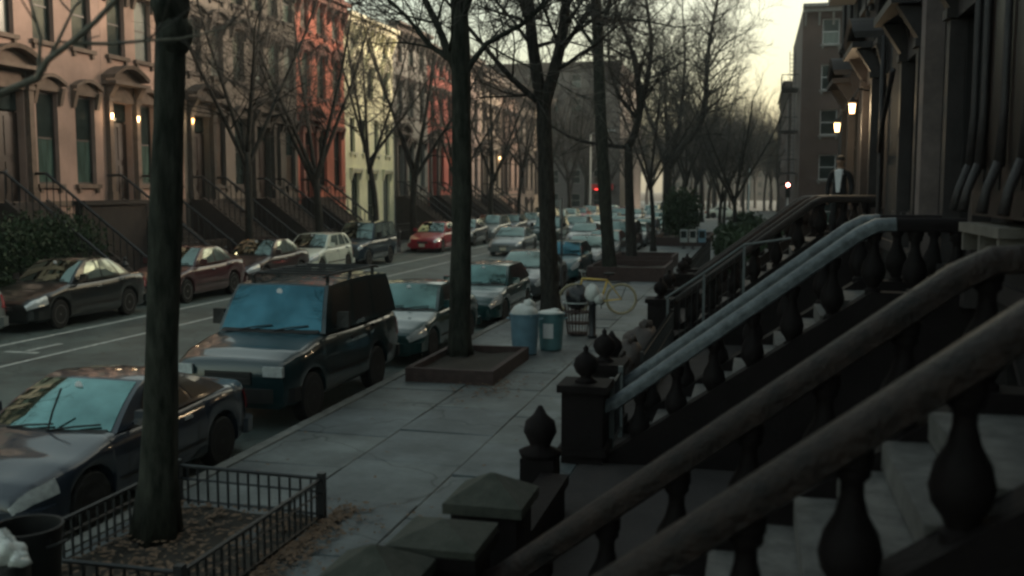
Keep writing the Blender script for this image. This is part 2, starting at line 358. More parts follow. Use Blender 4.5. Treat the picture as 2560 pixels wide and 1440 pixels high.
# ------------------------------------------------------------------ houses
WMESH = {}
def window_parts(parent, x, z0, w, h, wall_d, fr, hood=None, trim=None, sill=True, sash='two', blind_sheen=False):
    """one window: frame > pane (two), blind; sill; hood"""
    key = ('f', round(w, 2), round(h, 2), fr.name, sash)
    if key not in WMESH:
        m = MB(); t = 0.07
        m.box(-w / 2, -w / 2 + t, 0.16, 0.24, 0, h); m.box(w / 2 - t, w / 2, 0.16, 0.24, 0, h)
        m.box(-w / 2 + t, w / 2 - t, 0.16, 0.24, 0, t); m.box(-w / 2 + t, w / 2 - t, 0.16, 0.24, h - t, h)
        m.box(-w / 2 + t, w / 2 - t, 0.17, 0.23, h * 0.5 - 0.03, h * 0.5 + 0.03)
        if sash == 'four': m.box(-0.02, 0.02, 0.175, 0.225, t, h - t)
        WMESH[key] = m.mesh('window', fr)
        p = MB(); p.box(-w / 2 + t, w / 2 - t, 0.195, 0.205, 0, h / 2 - 0.035 - t * 0.5)
        for q_, mm in enumerate(M['panes']): WMESH[key + ('p', q_)] = p.mesh('pane', mm)
    f = put('window', WMESH[key], parent, (x, 0, z0))
    pk = rnd.choice((0, 1, 1, 2, 3, 4)); put('pane', WMESH[key + ('p', 3 if blind_sheen else pk)], f, (0, 0, 0.05)); put('pane', WMESH[key + ('p', rnd.choice((0, 0, pk)))], f, (0, -0.012, h / 2 + 0.033))  # flag gives the lower pane a green reflection painted into its glass
    if sill:
        k2 = ('s', round(w, 2), trim.name)
        if k2 not in WMESH:
            m = MB(); m.box(-w / 2 - 0.12, w / 2 + 0.12, -0.13, 0.1, -0.14, -0.004)
            for sx in (-w / 2 - 0.02, w / 2 - 0.1): m.box(sx, sx + 0.12, -0.09, -0.003, -0.3, -0.143)
            WMESH[k2] = m.mesh('sill', trim)
        put('sill', WMESH[k2], parent, (x, 0, z0))
    if hood:
        k3 = ('h', hood, round(w, 2), trim.name)
        if k3 not in WMESH:
            m = MB(); hw = w / 2 + 0.2
            if hood == 'flat':
                m.box(-hw, hw, -0.22, -0.003, 0.16, 0.28); m.box(-hw + .06, hw - .06, -0.14, -0.003, 0.02, 0.157)
            else:
                n = 8; rise = 0.26 if hood == 'arch' else 0.5
                for i in range(n):
                    a0, a1 = i / n, (i + 1) / n
                    X0, X1 = -hw + 2 * hw * a0, -hw + 2 * hw * a1
                    Z0, Z1 = 0.22 + rise * math.sin(math.pi * a0), 0.22 + rise * math.sin(math.pi * a1)
                    m.hexa([(X0, -0.28, Z0), (X1, -0.28, Z1), (X1, -0.003, Z1), (X0, -0.003, Z0), (X0, -0.28, Z0 + .12), (X1, -0.28, Z1 + .12), (X1, -0.003, Z1 + .12), (X0, -0.003, Z0 + .12)])
                    m.hexa([(X0 * .96, -0.1, 0.03), (X1 * .96, -0.1, 0.03), (X1 * .96, -0.003, 0.03), (X0 * .96, -0.003, 0.03), (X0 * .96, -0.1, Z0), (X1 * .96, -0.1, Z1), (X1 * .96, -0.003, Z1), (X0 * .96, -0.003, Z0)])
            for sx in (-hw + 0.02, hw - 0.17):
                m.hexa([(sx, -0.08, -0.42), (sx + .15, -0.08, -0.42), (sx + .15, -0.003, -0.42), (sx, -0.003, -0.42), (sx, -0.24, 0.155), (sx + .15, -0.24, 0.155), (sx + .15, -0.003, 0.155), (sx, -0.003, 0.155)])
            WMESH[k3] = m.mesh('window_hood', trim)
        put('window_hood', WMESH[k3], parent, (x, 0, z0 + h))

def wall_with_openings(m, W, z0, z1, ops, th=0.35):
    xs = sorted({0.0, W} | {o[0] for o in ops} | {o[1] for o in ops}); zs = sorted({z0, z1} | {o[2] for o in ops} | {o[3] for o in ops})
    for j in range(len(zs) - 1):
        run = None
        for i in range(len(xs) - 1):
            cx, cz = (xs[i] + xs[i + 1]) / 2, (zs[j] + zs[j + 1]) / 2
            hole = any(o[0] < cx < o[1] and o[2] < cz < o[3] for o in ops)
            if not hole:
                if run is None: run = xs[i]
                end = xs[i + 1]
            if hole or i == len(xs) - 2:
                if run is not None: m.box(run, end, 0, th, zs[j], zs[j + 1])
                run = None

def wall_lamp(parent, x, y, z, glow, energy=8, light=True):
    m = MB(); m.box(-0.03, 0.03, -0.18, 0, 0.16, 0.2); m.lathe([(0.02, 0.1), (0.09, 0.12), (0.03, 0.2)], 6, (0, -0.16, 0)); m.lathe([(0.05, -0.16), (0.06, -0.13)], 6, (0, -0.16, 0))
    o = m.build('wall_lamp', M['iron'], parent, loc=(x, y, z))
    g = MB(); g.lathe([(0.04, -0.13), (0.085, 0.0), (0.07, 0.1)], 8, (0, -0.16, 0)); g.build('lantern_glass', glow, o, smooth=True)
    if light: point_light((0, -0.38, 0.0), energy * .35, (1, 0.72, 0.42), o)

def house(label, loc, rz, W, H, wall, trim, frame, floors, door=None, D=9.0, hoods='flat', cat='house', lamps=(), cornice=True, name='row_house', bands=True, blind_sheen=False, group=None, doormat=None):
    root = empty(name, loc, rz, label, cat, group)
    ops = []; wins = []
    for (zs, h, w, xs) in floors:
        for x in xs: ops.append((x - w / 2, x + w / 2, zs, zs + h)); wins.append((x, zs, w, h))
    if door: dx, dz, dw, dh = door; ops.append((dx - dw / 2, dx + dw / 2, dz, dz + dh))
    m = MB(); wall_with_openings(m, W, 0.12, H, ops)
    m.box(0, 0.3, 0.353, D, 0.12, H); m.box(W - 0.3, W, 0.353, D, 0.12, H); m.box(0.303, W - 0.303, D - 0.3, D, 0.12, H)
    m.build('wall', wall, root)
    m = MB(); m.box(0.3, W - 0.3, 0.353, D - 0.3, H - 0.4, H - 0.15); m.build('roof', M['trim'], root)
    m = MB(); m.box(0.31, W - 0.31, 0.9, 0.95, 0.2, H - 0.5); m.build('inner_wall', M['trim'], root)
    for i, (x, zs, w, h) in enumerate(wins):
        hd = hoods if not isinstance(hoods, dict) else hoods.get(zs, 'flat')
        window_parts(root, x, zs, w, h, 0.35, frame, hd, trim, blind_sheen=(blind_sheen and zs < 5))
    if door:
        m = MB(); m.box(dx - dw / 2, dx + dw / 2, 0.26, 0.32, dz, dz + dh * 0.8)
        for k in (-1, 1):
            for (a, c) in ((0.08, 0.36), (0.42, 0.76)): m.box(dx + k * dw / 4 - dw / 6, dx + k * dw / 4 + dw / 6, 0.235, 0.257, dz + dh * a, dz + dh * c)
        dr = m.build('door', doormat or M['door'], root)
        g = MB(); g.box(dx - dw / 2, dx + dw / 2, 0.27, 0.28, dz + dh * 0.82, dz + dh); g.build('transom_pane', M['glass'], dr)
        g = MB(); g.lathe([(0.02, 0), (0.035, 0.02), (0.035, 0.05), (0.01, 0.06)], 8, (dx + 0.1, 0.17, dz + 1.0), axis='y'); g.build('door_knob', M['chrome'], dr)
        for k in (-1, 1):
            m = MB()
            xc = dx + k * (dw / 2 + 0.17)
            m.box(xc - 0.15, xc + 0.15, -0.24, -0.003, dz, dz + 0.35); m.box(xc - 0.11, xc + 0.11, -0.19, -0.003, dz + 0.353, dz + dh)
            m.box(xc - 0.15, xc + 0.15, -0.24, -0.003, dz + dh + 0.003, dz + dh + 0.12)
            m.hexa([(xc - .12, -0.2, dz + dh + .123), (xc + .12, -0.2, dz + dh + .123), (xc + .12, -0.003, dz + dh + .123), (xc - .12, -0.003, dz + dh + .123), (xc - .12, -0.5, dz + dh + .6), (xc + .12, -0.5, dz + dh + .6), (xc + .12, -0.003, dz + dh + .6), (xc - .12, -0.003, dz + dh + .6)])
            m.build('door_pilaster', trim, root)
        m = MB(); n = 8; hw = dw / 2 + 0.42
        zt = dz + dh + 0.603
        m.box(-hw + dx, hw + dx, -0.6, -0.003, zt, zt + 0.12)
        m.box(dx - dw / 2 - .02, dx + dw / 2 + .02, -0.12, -0.004, dz + dh + .003, zt - 0.003)
        for i in range(n):
            a0, a1 = i / n, (i + 1) / n; X0, X1 = dx - hw + 2 * hw * a0, dx - hw + 2 * hw * a1
            Z0, Z1 = zt + .2 + .42 * math.sin(math.pi * a0), zt + .2 + .42 * math.sin(math.pi * a1)
            m.hexa([(X0, -0.55, Z0), (X1, -0.55, Z1), (X1, -0.003, Z1), (X0, -0.003, Z0), (X0, -0.6, Z0 + .13), (X1, -0.6, Z1 + .13), (X1, -0.003, Z1 + .13), (X0, -0.003, Z0 + .13)])
            m.hexa([(X0, -0.2, zt + .123), (X1, -0.2, zt + .123), (X1, -0.003, zt + .123), (X0, -0.003, zt + .123), (X0, -0.2, Z0), (X1, -0.2, Z1), (X1, -0.003, Z1), (X0, -0.003, Z0)])
        m.build('door_hood', trim, root)
    if bands:
        m = MB(); bz = floors[0][0] - 0.75 if floors else 3
        m.box(0.02, W - 0.02, -0.07, -0.003, bz, bz + 0.18); m.build('string_course', trim, root)
    if cornice:
        m = MB(); m.box(-0.02, W - 0.01, -0.55, 0.3, H, H + 0.22); m.box(0.0, W - 0.03, -0.3, -0.003, H - 0.3, H - 0.003)
        m.build('cornice', trim, root)
        bm_ = MB(); bm_.hexa([(0, -0.1, -0.9), (.14, -0.1, -0.9), (.14, -0.003, -0.9), (0, -0.003, -0.9), (0, -0.45, -0.01), (.14, -0.45, -0.01), (.14, -0.003, -0.01), (0, -0.003, -0.01)])
        me = bm_.mesh('cornice_bracket', trim); k = int(W / 0.95)
        for i in range(k + 1): put('cornice_bracket', me, root, (0.1 + i * (W - 0.36) / k, -0.3 * 0, H - 0.31))
    for (x, y, z, g, e) in lamps: wall_lamp(root, x, y, z, g, e)
    return root

def wallm(name, c, v=0.2): return mat(name, c, 0.85, v, 0.9, 0.3, 20)
L90 = R(90)
XL = -23.0
FA = lambda W, door=None: [(3.6, 3.05, 1.05, [W * .5, W * .83]), (8.3, 2.3, 1.05, [W * .18, W * .5, W * .83]), (11.7, 1.9, 1.05, [W * .18, W * .5, W * .83]), (0.9, 1.5, 1.0, [W * .5, W * .83])]
pinkA = wallm('pink_stucco', (0.37, 0.25, 0.205)); pinkT = mat('pink_trim', (0.13, 0.095, 0.075), 0.8, 0.3, 4, 0.3)
pinkB = wallm('rose_stucco', (0.32, 0.22, 0.185))
greyB = wallm('grey_brownstone', (0.15, 0.13, 0.112)); greyT = mat('grey_trim', (0.07, 0.06, 0.053), 0.85, 0.3, 4, 0.3)
greyC = wallm('dull_brownstone', (0.12, 0.105, 0.09))
salm = wallm('salmon_stucco', (0.56, 0.18, 0.125)); salmT = mat('salmon_trim', (0.2, 0.085, 0.07), 0.8, 0.3, 4)
crm = wallm('cream_stucco', (0.95, 0.92, 0.64), 0.12); crmT = mat('cream_trim', (0.78, 0.75, 0.56), 0.7, 0.15, 4)
slate = wallm('slate_stucco', (0.28, 0.27, 0.25)); redF = wallm('red_stucco', (0.48, 0.14, 0.115))
mauve = wallm('mauve_stucco', (0.4, 0.31, 0.28)); taupe = wallm('taupe_stucco', (0.45, 0.37, 0.3))
dimT = mat('dim_trim', (0.13, 0.11, 0.1), 0.85, 0.3, 4)
orangeG, whiteG = M['lampglow2'], M['lampglow']

house('pink stucco row house with dark arched double door, cut by the left edge', (XL, 26.1, 0), L90, 5.9, 14.0, pinkB, pinkT, M['frame_dark'], FA(5.9), (1.1, 3.0, 1.5, 3.6), hoods={3.6: 'arch', 8.3: 'flat', 11.7: 'flat', .9: None}, blind_sheen=True)
house('pink stucco row house with two lit lamps beside its arched doorway', (XL, 32.01, 0), L90, 5.2, 14.0, pinkA, pinkT, M['frame_dark'], FA(5.2), (1.05, 3.0, 1.3, 3.6), hoods={3.6: 'arch', 8.3: 'flat', 11.7: 'flat', .9: None}, lamps=[(.25, 0, 6.08, whiteG, 10), (1.85, 0, 6.07, whiteG, 8)], blind_sheen=True)
house('grey brown row house with an orange door lamp behind the nearest tree', (XL, 37.22, 0), L90, 5.7, 14.2, greyB, greyT, M['frame_dark'], FA(5.7), (1.3, 3.0, 1.4, 3.5), hoods={3.6: 'arch', 8.3: 'arch', 11.7: 'flat', .9: None}, lamps=[(.42, 0, 6.25, orangeG, 12)])
house('dull brown row house with a wide dark doorway beside the salmon house', (XL, 42.93, 0), L90, 4.9, 14.0, greyC, greyT, M['frame_dark'], FA(4.9), (1.1, 3.0, 1.6, 3.4), hoods='flat')
house('salmon red row house between the brown one and the cream one', (XL, 47.84, 0), L90, 6.1, 13.6, salm, salmT, M['frame_dark'], FA(6.1), (4.9, 1.6, 1.5, 3.4) if False else (1.2, 3.0, 1.3, 3.4), hoods={3.6: 'flat', 8.3: 'arch', 11.7: 'arch', .9: None})
def FD(W): return [(0.5, 3.9, 1.2, [W * .18, W * .5, W * .83]), (5.6, 2.0, .75, [W * .14, W * .38, W * .62, W * .86]), (8.9, 1.9, 1.0, [W * .18, W * .5, W * .83]), (11.2, 1.5, .9, [W * .18, W * .5, W * .83])]
cream_house = house('bright cream yellow row house with tall narrow windows', (XL, 53.95, 0), L90, 7.9, 13.3, crm, crmT, M['frame_dark'], FD(7.9), None, hoods={.5: 'flat', 5.6: None, 8.9: 'tall', 11.2: 'flat'})
house('slate grey row house just past the cream one', (XL, 61.86, 0), L90, 7.0, 14.0, slate, dimT, M['frame_dark'], FA(7.0), (1.2, 3.0, 1.4, 3.4))
house('deep red row house with a small white door light', (XL, 68.87, 0), L90, 6.6, 13.4, redF, dimT, M['frame_dark'], FA(6.6), (1.2, 3.0, 1.4, 3.4), lamps=[(5.9, 0, 5.86, whiteG, 6)])
house('mauve row house past the deep red one', (XL, 75.48, 0), L90, 7.4, 13.9, mauve, dimT, M['frame_dark'], FA(7.4), (1.2, 3.0, 1.4, 3.4))
house('taupe row house with a white door light, middle of the far row', (XL, 82.89, 0), L90, 7.0, 13.0, taupe, dimT, M['frame_dark'], FA(7.0), (1.2, 3.0, 1.4, 3.4), lamps=[(6.1, 0, 6.3, whiteG, 8)])
house('dull rose row house, third from the far corner', (XL, 89.9, 0), L90, 7.2, 13.2, pinkB, dimT, M['frame_dark'], FA(7.2), (1.2, 3.0, 1.4, 3.4))
house('grey row house, second from the far corner', (XL, 97.11, 0), L90, 7.2, 12.8, greyB, dimT, M['frame_dark'], FA(7.2), (1.2, 3.0, 1.4, 3.4))
house('pale taupe row house on the far corner', (XL, 104.32, 0), L90, 9.0, 13.4, taupe, dimT, M['frame_dark'], FA(9.0), (1.2, 3.0, 1.4, 3.4))
house('brown row house outside the left edge of the view', (XL, 19.4, 0), L90, 6.69, 14.0, greyB, greyT, M['frame_dark'], FA(6.69), (1.2, 3.0, 1.4, 3.4))
house('plain rose row house next to camera side of the left row', (XL, 12.6, 0), L90, 6.79, 14.0, pinkB, greyT, M['frame_dark'], FA(6.79), (1.2, 3.0, 1.4, 3.4))
# big block across the side street
fl = [(1.0 + 3.3 * k, 1.9, 1.3, [2.2 + 3.1 * i for i in range(8)]) for k in range(6)]
house('large brown apartment block closing the view past the left row', (-45.5, 139.0, 0), 0, 27, 20.8, wallm('block_brown', (0.12, 0.105, 0.1)), dimT, M['frame_light'], fl, None, D=26, hoods=None, cat='building', name='apartment_block')
fl = [(1.0 + 3.3 * k, 1.9, 1.3, [2.2 + 3.1 * i for i in range(11)]) for k in range(4)]
house('lower pinkish building beyond the big apartment block', (-15.2 - 7, 158, 0), L90, 36, 13.5, wallm('far_pink', (0.3, 0.22, 0.2)), dimT, M['frame_light'], fl, None, D=12, hoods=None, cat='building', name='far_building')

# right row: dark brownstones
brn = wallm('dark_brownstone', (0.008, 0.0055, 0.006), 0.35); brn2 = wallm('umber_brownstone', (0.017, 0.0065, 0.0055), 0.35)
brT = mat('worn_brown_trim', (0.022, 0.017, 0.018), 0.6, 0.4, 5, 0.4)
RM90 = -L90
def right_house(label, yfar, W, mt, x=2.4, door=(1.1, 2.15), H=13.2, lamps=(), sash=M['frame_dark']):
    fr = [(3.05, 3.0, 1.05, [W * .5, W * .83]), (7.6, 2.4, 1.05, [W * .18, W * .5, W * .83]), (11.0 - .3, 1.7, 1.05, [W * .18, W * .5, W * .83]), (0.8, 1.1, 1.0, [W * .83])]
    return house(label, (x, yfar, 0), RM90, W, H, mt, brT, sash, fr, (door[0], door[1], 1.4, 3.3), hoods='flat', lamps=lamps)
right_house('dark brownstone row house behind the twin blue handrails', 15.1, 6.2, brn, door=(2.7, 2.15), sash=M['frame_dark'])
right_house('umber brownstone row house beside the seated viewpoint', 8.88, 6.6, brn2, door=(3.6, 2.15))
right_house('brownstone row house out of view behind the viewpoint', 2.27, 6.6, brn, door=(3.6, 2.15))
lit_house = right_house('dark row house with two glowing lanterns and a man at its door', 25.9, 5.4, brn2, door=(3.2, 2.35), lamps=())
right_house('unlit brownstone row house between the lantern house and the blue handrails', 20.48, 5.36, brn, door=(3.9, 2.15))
for i in range(5):  # hidden row added to stop low sun coming through the yard gap
    right_house(['first', 'second', 'third', 'fourth', 'fifth'][i] + ' set back dark row house behind the open yards, added unseen to block low sun', 39.5 + i * 6.8, 6.79, brn, x=5.6, door=(4.5, 2.2), H=12.6)
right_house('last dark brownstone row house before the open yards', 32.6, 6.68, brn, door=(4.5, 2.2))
# lit lanterns on brackets
def lantern(label, x, y, z, s=1.0):
    r = empty('wall_lantern', (x, y, z), 0, label, 'lantern', 'lanterns glowing at the right hand doorways')
    m = MB(); m.tube([(2.4 - x, 0, 0.35), (0.12, 0, 0.42), (0, 0, 0.2)], 0.02, 6); m.lathe([(0.13, 0.12), (0.02, 0.24)], 4, sq=True); m.lathe([(0.1, -0.15), (0.09, -0.11)], 4, sq=True)
    m.build('bracket', M['iron'], r)
    g = MB(); g.lathe([(0.06, -0.1), (0.09, 0.1)], 4, sq=True); g.build('lantern_glass', M['lampglow'], r)
    point_light((-0.25, 0, 0), 14, (1, 0.75, 0.45), r)
lantern('upper square lantern glowing on the dark right hand facade', 1.95, 22.9, 5.14)
lantern('lower lantern glowing above the man on the stoop', 1.85, 25.6, 4.9)
# air conditioner
r = empty('air_conditioner', (2.16, 28.1, 8.3), 0, 'pale box air conditioner jutting from an upper window of the right row', 'air conditioner')
m = MB(); m.box(-0.42, 0.3, -0.45, 0.45, 0, 0.5); m.build('casing', M['acunit'], r)
for i in range(6):
    m = MB(); m.box(-0.44, -0.423, -0.4, 0.4, 0.06 + i * .07, 0.08 + i * .07); m.build('louvre', M['galv'], r)
# window bay with fluted colonnettes over a bracketed sill (house behind the blue rails)
r = empty('bay_window', (2.4, 9.9, 2.15), 0, 'tall bay window with slender ribbed colonnettes above a pale bracketed sill', 'bay window')
for y in (-2.0, -1.2, -0.4, 0.42, 0.85):
    m = MB(); m.tube([(-0.36, y, 1.45), (-0.34, y, 2.0), (-0.34, y, 7.2)], [0.05, 0.035, 0.035], 8)
    m.tube([(-0.50, y - .06, 1.05), (-0.46, y - .03, 1.25), (-0.36, y, 1.5)], [0.05, 0.04, 0.045], 8)
    m.build('colonnette', brT, r, smooth=True)
m = MB(); m.box(-0.3, -0.003, -2.2, 1.0, 1.0, 7.3); m.build('bay_wall', M['door'], r)
for y in (-1.6, -0.8, 0.0, 0.64):
    m = MB(); m.box(-0.315, -0.303, y - 0.2, y + 0.2, 1.25, 6.8); m.build('pane', M['dullglass'], r)
m = MB(); m.box(-0.42, -0.003, -0.75, 0.95, 0.84, 0.93)
for y in (-0.7, 0.05, 0.8): m.box(-0.4, -0.003, y, y + 0.08, 0.66, 0.838)
m.build('sill', mat('pale_sill', (0.13, 0.115, 0.1), 0.7, .25, 5), r)
# pier and pipes
m = MB(); m.box(2.15, 2.397, 14.62, 14.98, 0.15, 11.0)
tag(m.build('facade_pier', mat('lit_pier', (0.13, 0.1, 0.095), 0.7, 0.3, 4)), 'tall pale brown pier standing on the right hand facade', 'pier')  # pier made paler than the facade to paint in its lit edge
r = empty('downpipe', (2.3, 20.7, 0.15), 0, 'thin rain pipe with a slanting branch on the right facade', 'pipe')
m = MB(); m.tube([(0, 0, 0), (0, 0, 6.2)], 0.045, 8); m.build('vertical_pipe', brT, r, smooth=True)
m = MB(); m.tube([(-0.02, -0.02, 4.0), (-0.25, -2.4, 4.35), (-0.45, -5.3, 4.95)], 0.04, 8); m.build('slanting_pipe', brT, r, smooth=True)

# brick apartment flank + fire escape
fl = [(1.0 + 3.12 * k, 1.75, 1.15, [1.9, 5.2, 8.5]) for k in range(5)]
house('red brown brick apartment building with white framed windows beyond the right row', (2.85, 74, 0), 0, 11.5, 16.0, M['brick'], mat('window_cap_stone', (0.2, 0.19, 0.18), .8, .2, 5), mat('white_sash', (0.5, 0.5, 0.5), 0.6, .1, 5), fl, None, D=20, hoods=None, cat='building', name='brick_building', cornice=True)
r = empty('fire_escape', (2.8, 79, 0), 0, 'black iron fire escape with stacked balconies on the brick building', 'fire escape')
for i, z in enumerate((4.6, 7.7, 10.8)):
    m = MB(); m.box(-1.2, 0, -1.8, 1.8, z, z + 0.06)
    for k in range(13): y = -1.8 + k * 0.3; m.box(-1.2, -1.18, y - .012, y + .012, z + .06, z + 1.0)
    for k in range(4): m.box(-1.2 + k * .4, -1.18 + k * .4, -1.8, -1.78, z + .06, z + 1.0)
    m.box(-1.22, -1.17, -1.82, 1.82, z + 1.0, z + 1.05); m.box(-1.2, 0, -1.82, -1.77, z + 1.0, z + 1.05)
    m.build('balcony', M['iron'], r)
    m = MB()
    for s in (-.6, -.2): m.tube([(s, -1.4, z + .06), (s, 1.3, z + 3.1)], 0.03, 5)
    for k in range(9): t = k / 9; m.box(-.6, -.2, -1.4 + 2.7 * t, -1.25 + 2.7 * t, z + .1 + 3.0 * t, z + .13 + 3.0 * t)
    m.build('ladder', M['iron'], r)
# far right low garages / houses set back
fl = [(1.0 + 3.2 * k, 1.6, 1.1, [2 + 3 * i for i in range(6)]) for k in range(4)]
house('far brick terrace continuing past the fire escape', (2.6, 118, 0), RM90, 23, 13.0, M['brick'], dimT, M['frame_light'], fl, None, D=10, hoods=None, name='far_terrace', cat='building')

# ------------------------------------------------------------------ stoops
BAL = MB(); BAL.lathe([(0.085, 0), (0.085, 0.07), (0.06, 0.09), (0.075, 0.13), (0.12, 0.2), (0.135, 0.28), (0.115, 0.38), (0.07, 0.47), (0.05, 0.56), (0.05, 0.62), (0.075, 0.65), (0.075, 0.69), (0.085, 0.7), (0.085, 0.78)], 12)
BALM = {k: BAL.mesh('baluster', M[k], True, 40) for k in ('brown', 'iron')}
def rail_sweep(path, w, h, mt, name, parent, y):
    prof = [(-w / 2, 0), (-w / 2 - .0, h * .35), (-w * .5, h * .55), (-w * .42, h * .8), (-w * .22, h * .96), (0, h), (w * .22, h * .96), (w * .42, h * .8), (w * .5, h * .55), (w / 2, h * .35), (w / 2, 0), (w * .36, -h * .12), (-w * .36, -h * .12)]
    m = MB(); n = len(prof)
    for i, (x, z) in enumerate(path):
        a = path[max(i - 1, 0)]; c = path[min(i + 1, len(path) - 1)]
        dx, dz = c[0] - a[0], c[1] - a[1]; L = math.hypot(dx, dz); nx, nz = -dz / L, dx / L
        if nz < 0: nx, nz = -nx, -nz
        for (py, ph) in prof: m.v.append((x + nx * ph, y + py, z + nz * ph))
    for i in range(len(path) - 1):
        for j in range(n):
            j2 = (j + 1) % n
            m.f.append((i * n + j, i * n + j2, (i + 1) * n + j2, (i + 1) * n + j)); m.mi.append(0)
    m.f.append(tuple(range(n))); m.f.append(tuple(range((len(path) - 1) * n, len(path) * n))[::-1]); m.mi += [0, 0]
    return m.build(name, mt, parent, smooth=True, angle=50)

def stoop(label, yn, yf, plat=2.15, railmat=M['brownrail'], newel_near=True, newel_far=True, xt=1.25, group='stoops of the right hand row', railw=.25, finial='ball', railh=.14):
    """plan: steps climb from x=-1.5 (pavement) to the platform at x=xt; rails at y=yn and y=yf"""
    r = empty('stoop', (0, (yn + yf) / 2, 0.15), 0, label, 'stoop', group)
    y0, y1 = yn - (yn + yf) / 2, yf - (yn + yf) / 2
    n = 11; rise = (plat - 0.15) / n; tr = 0.2425; xb = xt - n * tr
    for i in range(n):
        m = MB(); x = xb + i * tr
        m.box(x - 0.03 + rnd.uniform(-.004, .004), x + tr + 0.02, y0 + .13, y1 - .13, i * rise + 0.02, (i + 1) * rise)
        m.box(x + .01, x + tr + 0.02, y0 + .135, y1 - .135, i * rise - .06, i * rise + 0.018)
        m.build('step', M['step'], r)
    m = MB(); m.box(xt - 0.001, 2.39, y0 - .1, y1 + .1, plat - 0.15 - .12, plat - 0.15 + .002); m.build('landing', M['step'], r)
    sl = 0.755
    for y, s in ((y0, -1), (y1, 1)):
        m = MB()   # sloped string wall
        a, c = -1.75, xt
        za = (plat - .15) - (c - a) * sl + 0.12
        ps = [(a, y - .13, -0.02), (2.39, y - .13, -0.02), (2.39, y + .13, -0.02), (a, y + .13, -0.02)]
        m.hexa([(a, y - .13, -.02), (c, y - .13, -.02), (c, y + .13, -.02), (a, y + .13, -.02), (a, y - .13, max(za, .05)), (c, y - .13, plat - .15 + .12), (c, y + .13, plat - .15 + .12), (a, y + .13, max(za, .05))])
        m.box(c + .002, 2.39, y - .13, y + .13, -.02, plat - .15 + .12)
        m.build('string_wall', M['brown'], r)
        # rail
        top = plat + 0.95 - 0.15 - railh
        path = [(2.39, top), (1.5, top), (1.32, top - .01), (1.15, top - .1)]
        x = 1.15; z = top - .1
        while x > -1.55: x -= .3; z -= .3 * sl; path.append((x, z))
        path += [(x - .12, z - .06), (x - .27, z - .09)]
        if railmat is M['bluerail']:
            rail_sweep(path[1:], railw, railh, railmat, 'handrail', r, y); rail_sweep([(2.39, top - .004), (1.503, top - .004)], railw, railh, M['brown'], 'landing_rail', r, y)
        else: rail_sweep(path, railw, railh, railmat, 'handrail', r, y)
        xs = -1.3
        while xs < 2.2:
            zb = (plat - .15) + .12 - max(0, (xt - xs)) * sl
            zt = top - max(0, (1.28 - xs)) * sl
            bo = put('baluster', BALM['brown'], r, (xs, y, zb - .04)); bo.scale = (1, 1, (zt - zb + .05) / .78)
            xs += .43
        if (s < 0 and newel_near) or (s > 0 and newel_far):
            m = MB(); X = -1.95; w = .25
            m.box(X - w, X + w, y - w, y + w, -.02, .86); m.box(X - w - .04, X + w + .04, y - w - .04, y + w + .04, .1, .2)
            m.box(X - w - .05, X + w + .05, y - w - .05, y + w + .05, .863, .95)
            nw = m.build('newel_post', M['brown'], r)
            if finial == 'ball':
                g = MB(); g.lathe([(.14, .953), (.1, .99), (.06, 1.02), (.12, 1.07), (.155, 1.15), (.13, 1.24), (.07, 1.29), (.03, 1.32), (.035, 1.36), (.005, 1.4)], 14, (X, y, 0)); g.build('finial', M['brown'], nw, smooth=True)
            elif finial == 'cap':
                g = MB(); g.lathe([(.42, .953), (.42, 1.0), (.01, 1.1)], 4, (X, y, 0), sq=True); g.build('pyramid_cap', M['moss'], nw)
    return r
stoop('nearest brown stone stoop with two thick balustrades crossing the lower right', 4.35, 6.1, newel_near=True, newel_far=True, finial='cap')
stoop('stone stoop with smooth blue grey twin handrails and ball topped newels', 11.75, 13.25, railmat=M['bluerail'], railw=.2, railh=.14)
stoop('dark stone stoop where the man in the dark suit stands', 21.4, 23.6, plat=2.35)
stoop('farthest stone stoop of the right row past the suited man', 28.0, 29.8, plat=2.3)

def stone_post(label, x, y, z=1.12, w=.25, cap='pyr'):
    r = empty('stone_post', (x, y, 0.15), 0, label, 'post', 'stone posts along the right hand yards')
    z -= .15
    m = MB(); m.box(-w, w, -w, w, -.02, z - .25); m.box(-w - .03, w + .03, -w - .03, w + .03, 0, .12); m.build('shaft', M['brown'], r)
    m = MB()
    if cap == 'pyr':
        m.lathe([((w + .05) * 1.414, z - .247), ((w + .05) * 1.414, z - .17), (.02, z)], 4, sq=True); m.build('pyramid_cap', M['moss'], r)
    else:
        m.lathe([(.2, z - .247), (.22, z - .2), (.1, z - .15), (.12, z - .1), (.17, z), (.15, z + .1), (.07, z + .17), (.02, z + .26)], 12); m.build('finial', M['brown'], r, smooth=True)
stone_post('stone post with mossy pyramid cap farthest from the bottom edge', -1.9, 7.15, 1.27)
stone_post('stone post with green mossy pyramid cap nearest the bottom edge', -2.2, 5.49, 1.27)
stone_post('squat stone gatepost with rounded finial below the ball topped newels', -2.05, 9.6, 1.0, .17, 'fin')
stone_post('stone post with rounded finial beside the brown trash bags', -2.15, 15.4, .95, .16, 'fin')

# low yard walls on right
def low_wall(label, x0, x1, y0, y1, h):
    m = MB(); m.box(x0, x1, y0, y1, 0.13, h); m.box(x0 - .04, x1 + .04, y0, y1, h + .002, h + .1)
    return tag(m.build('yard_wall', M['brown']), label, 'wall')
low_wall('low stone yard wall between the mossy post and the squat gatepost', -1.95, -1.75, 7.45, 9.35, .55)

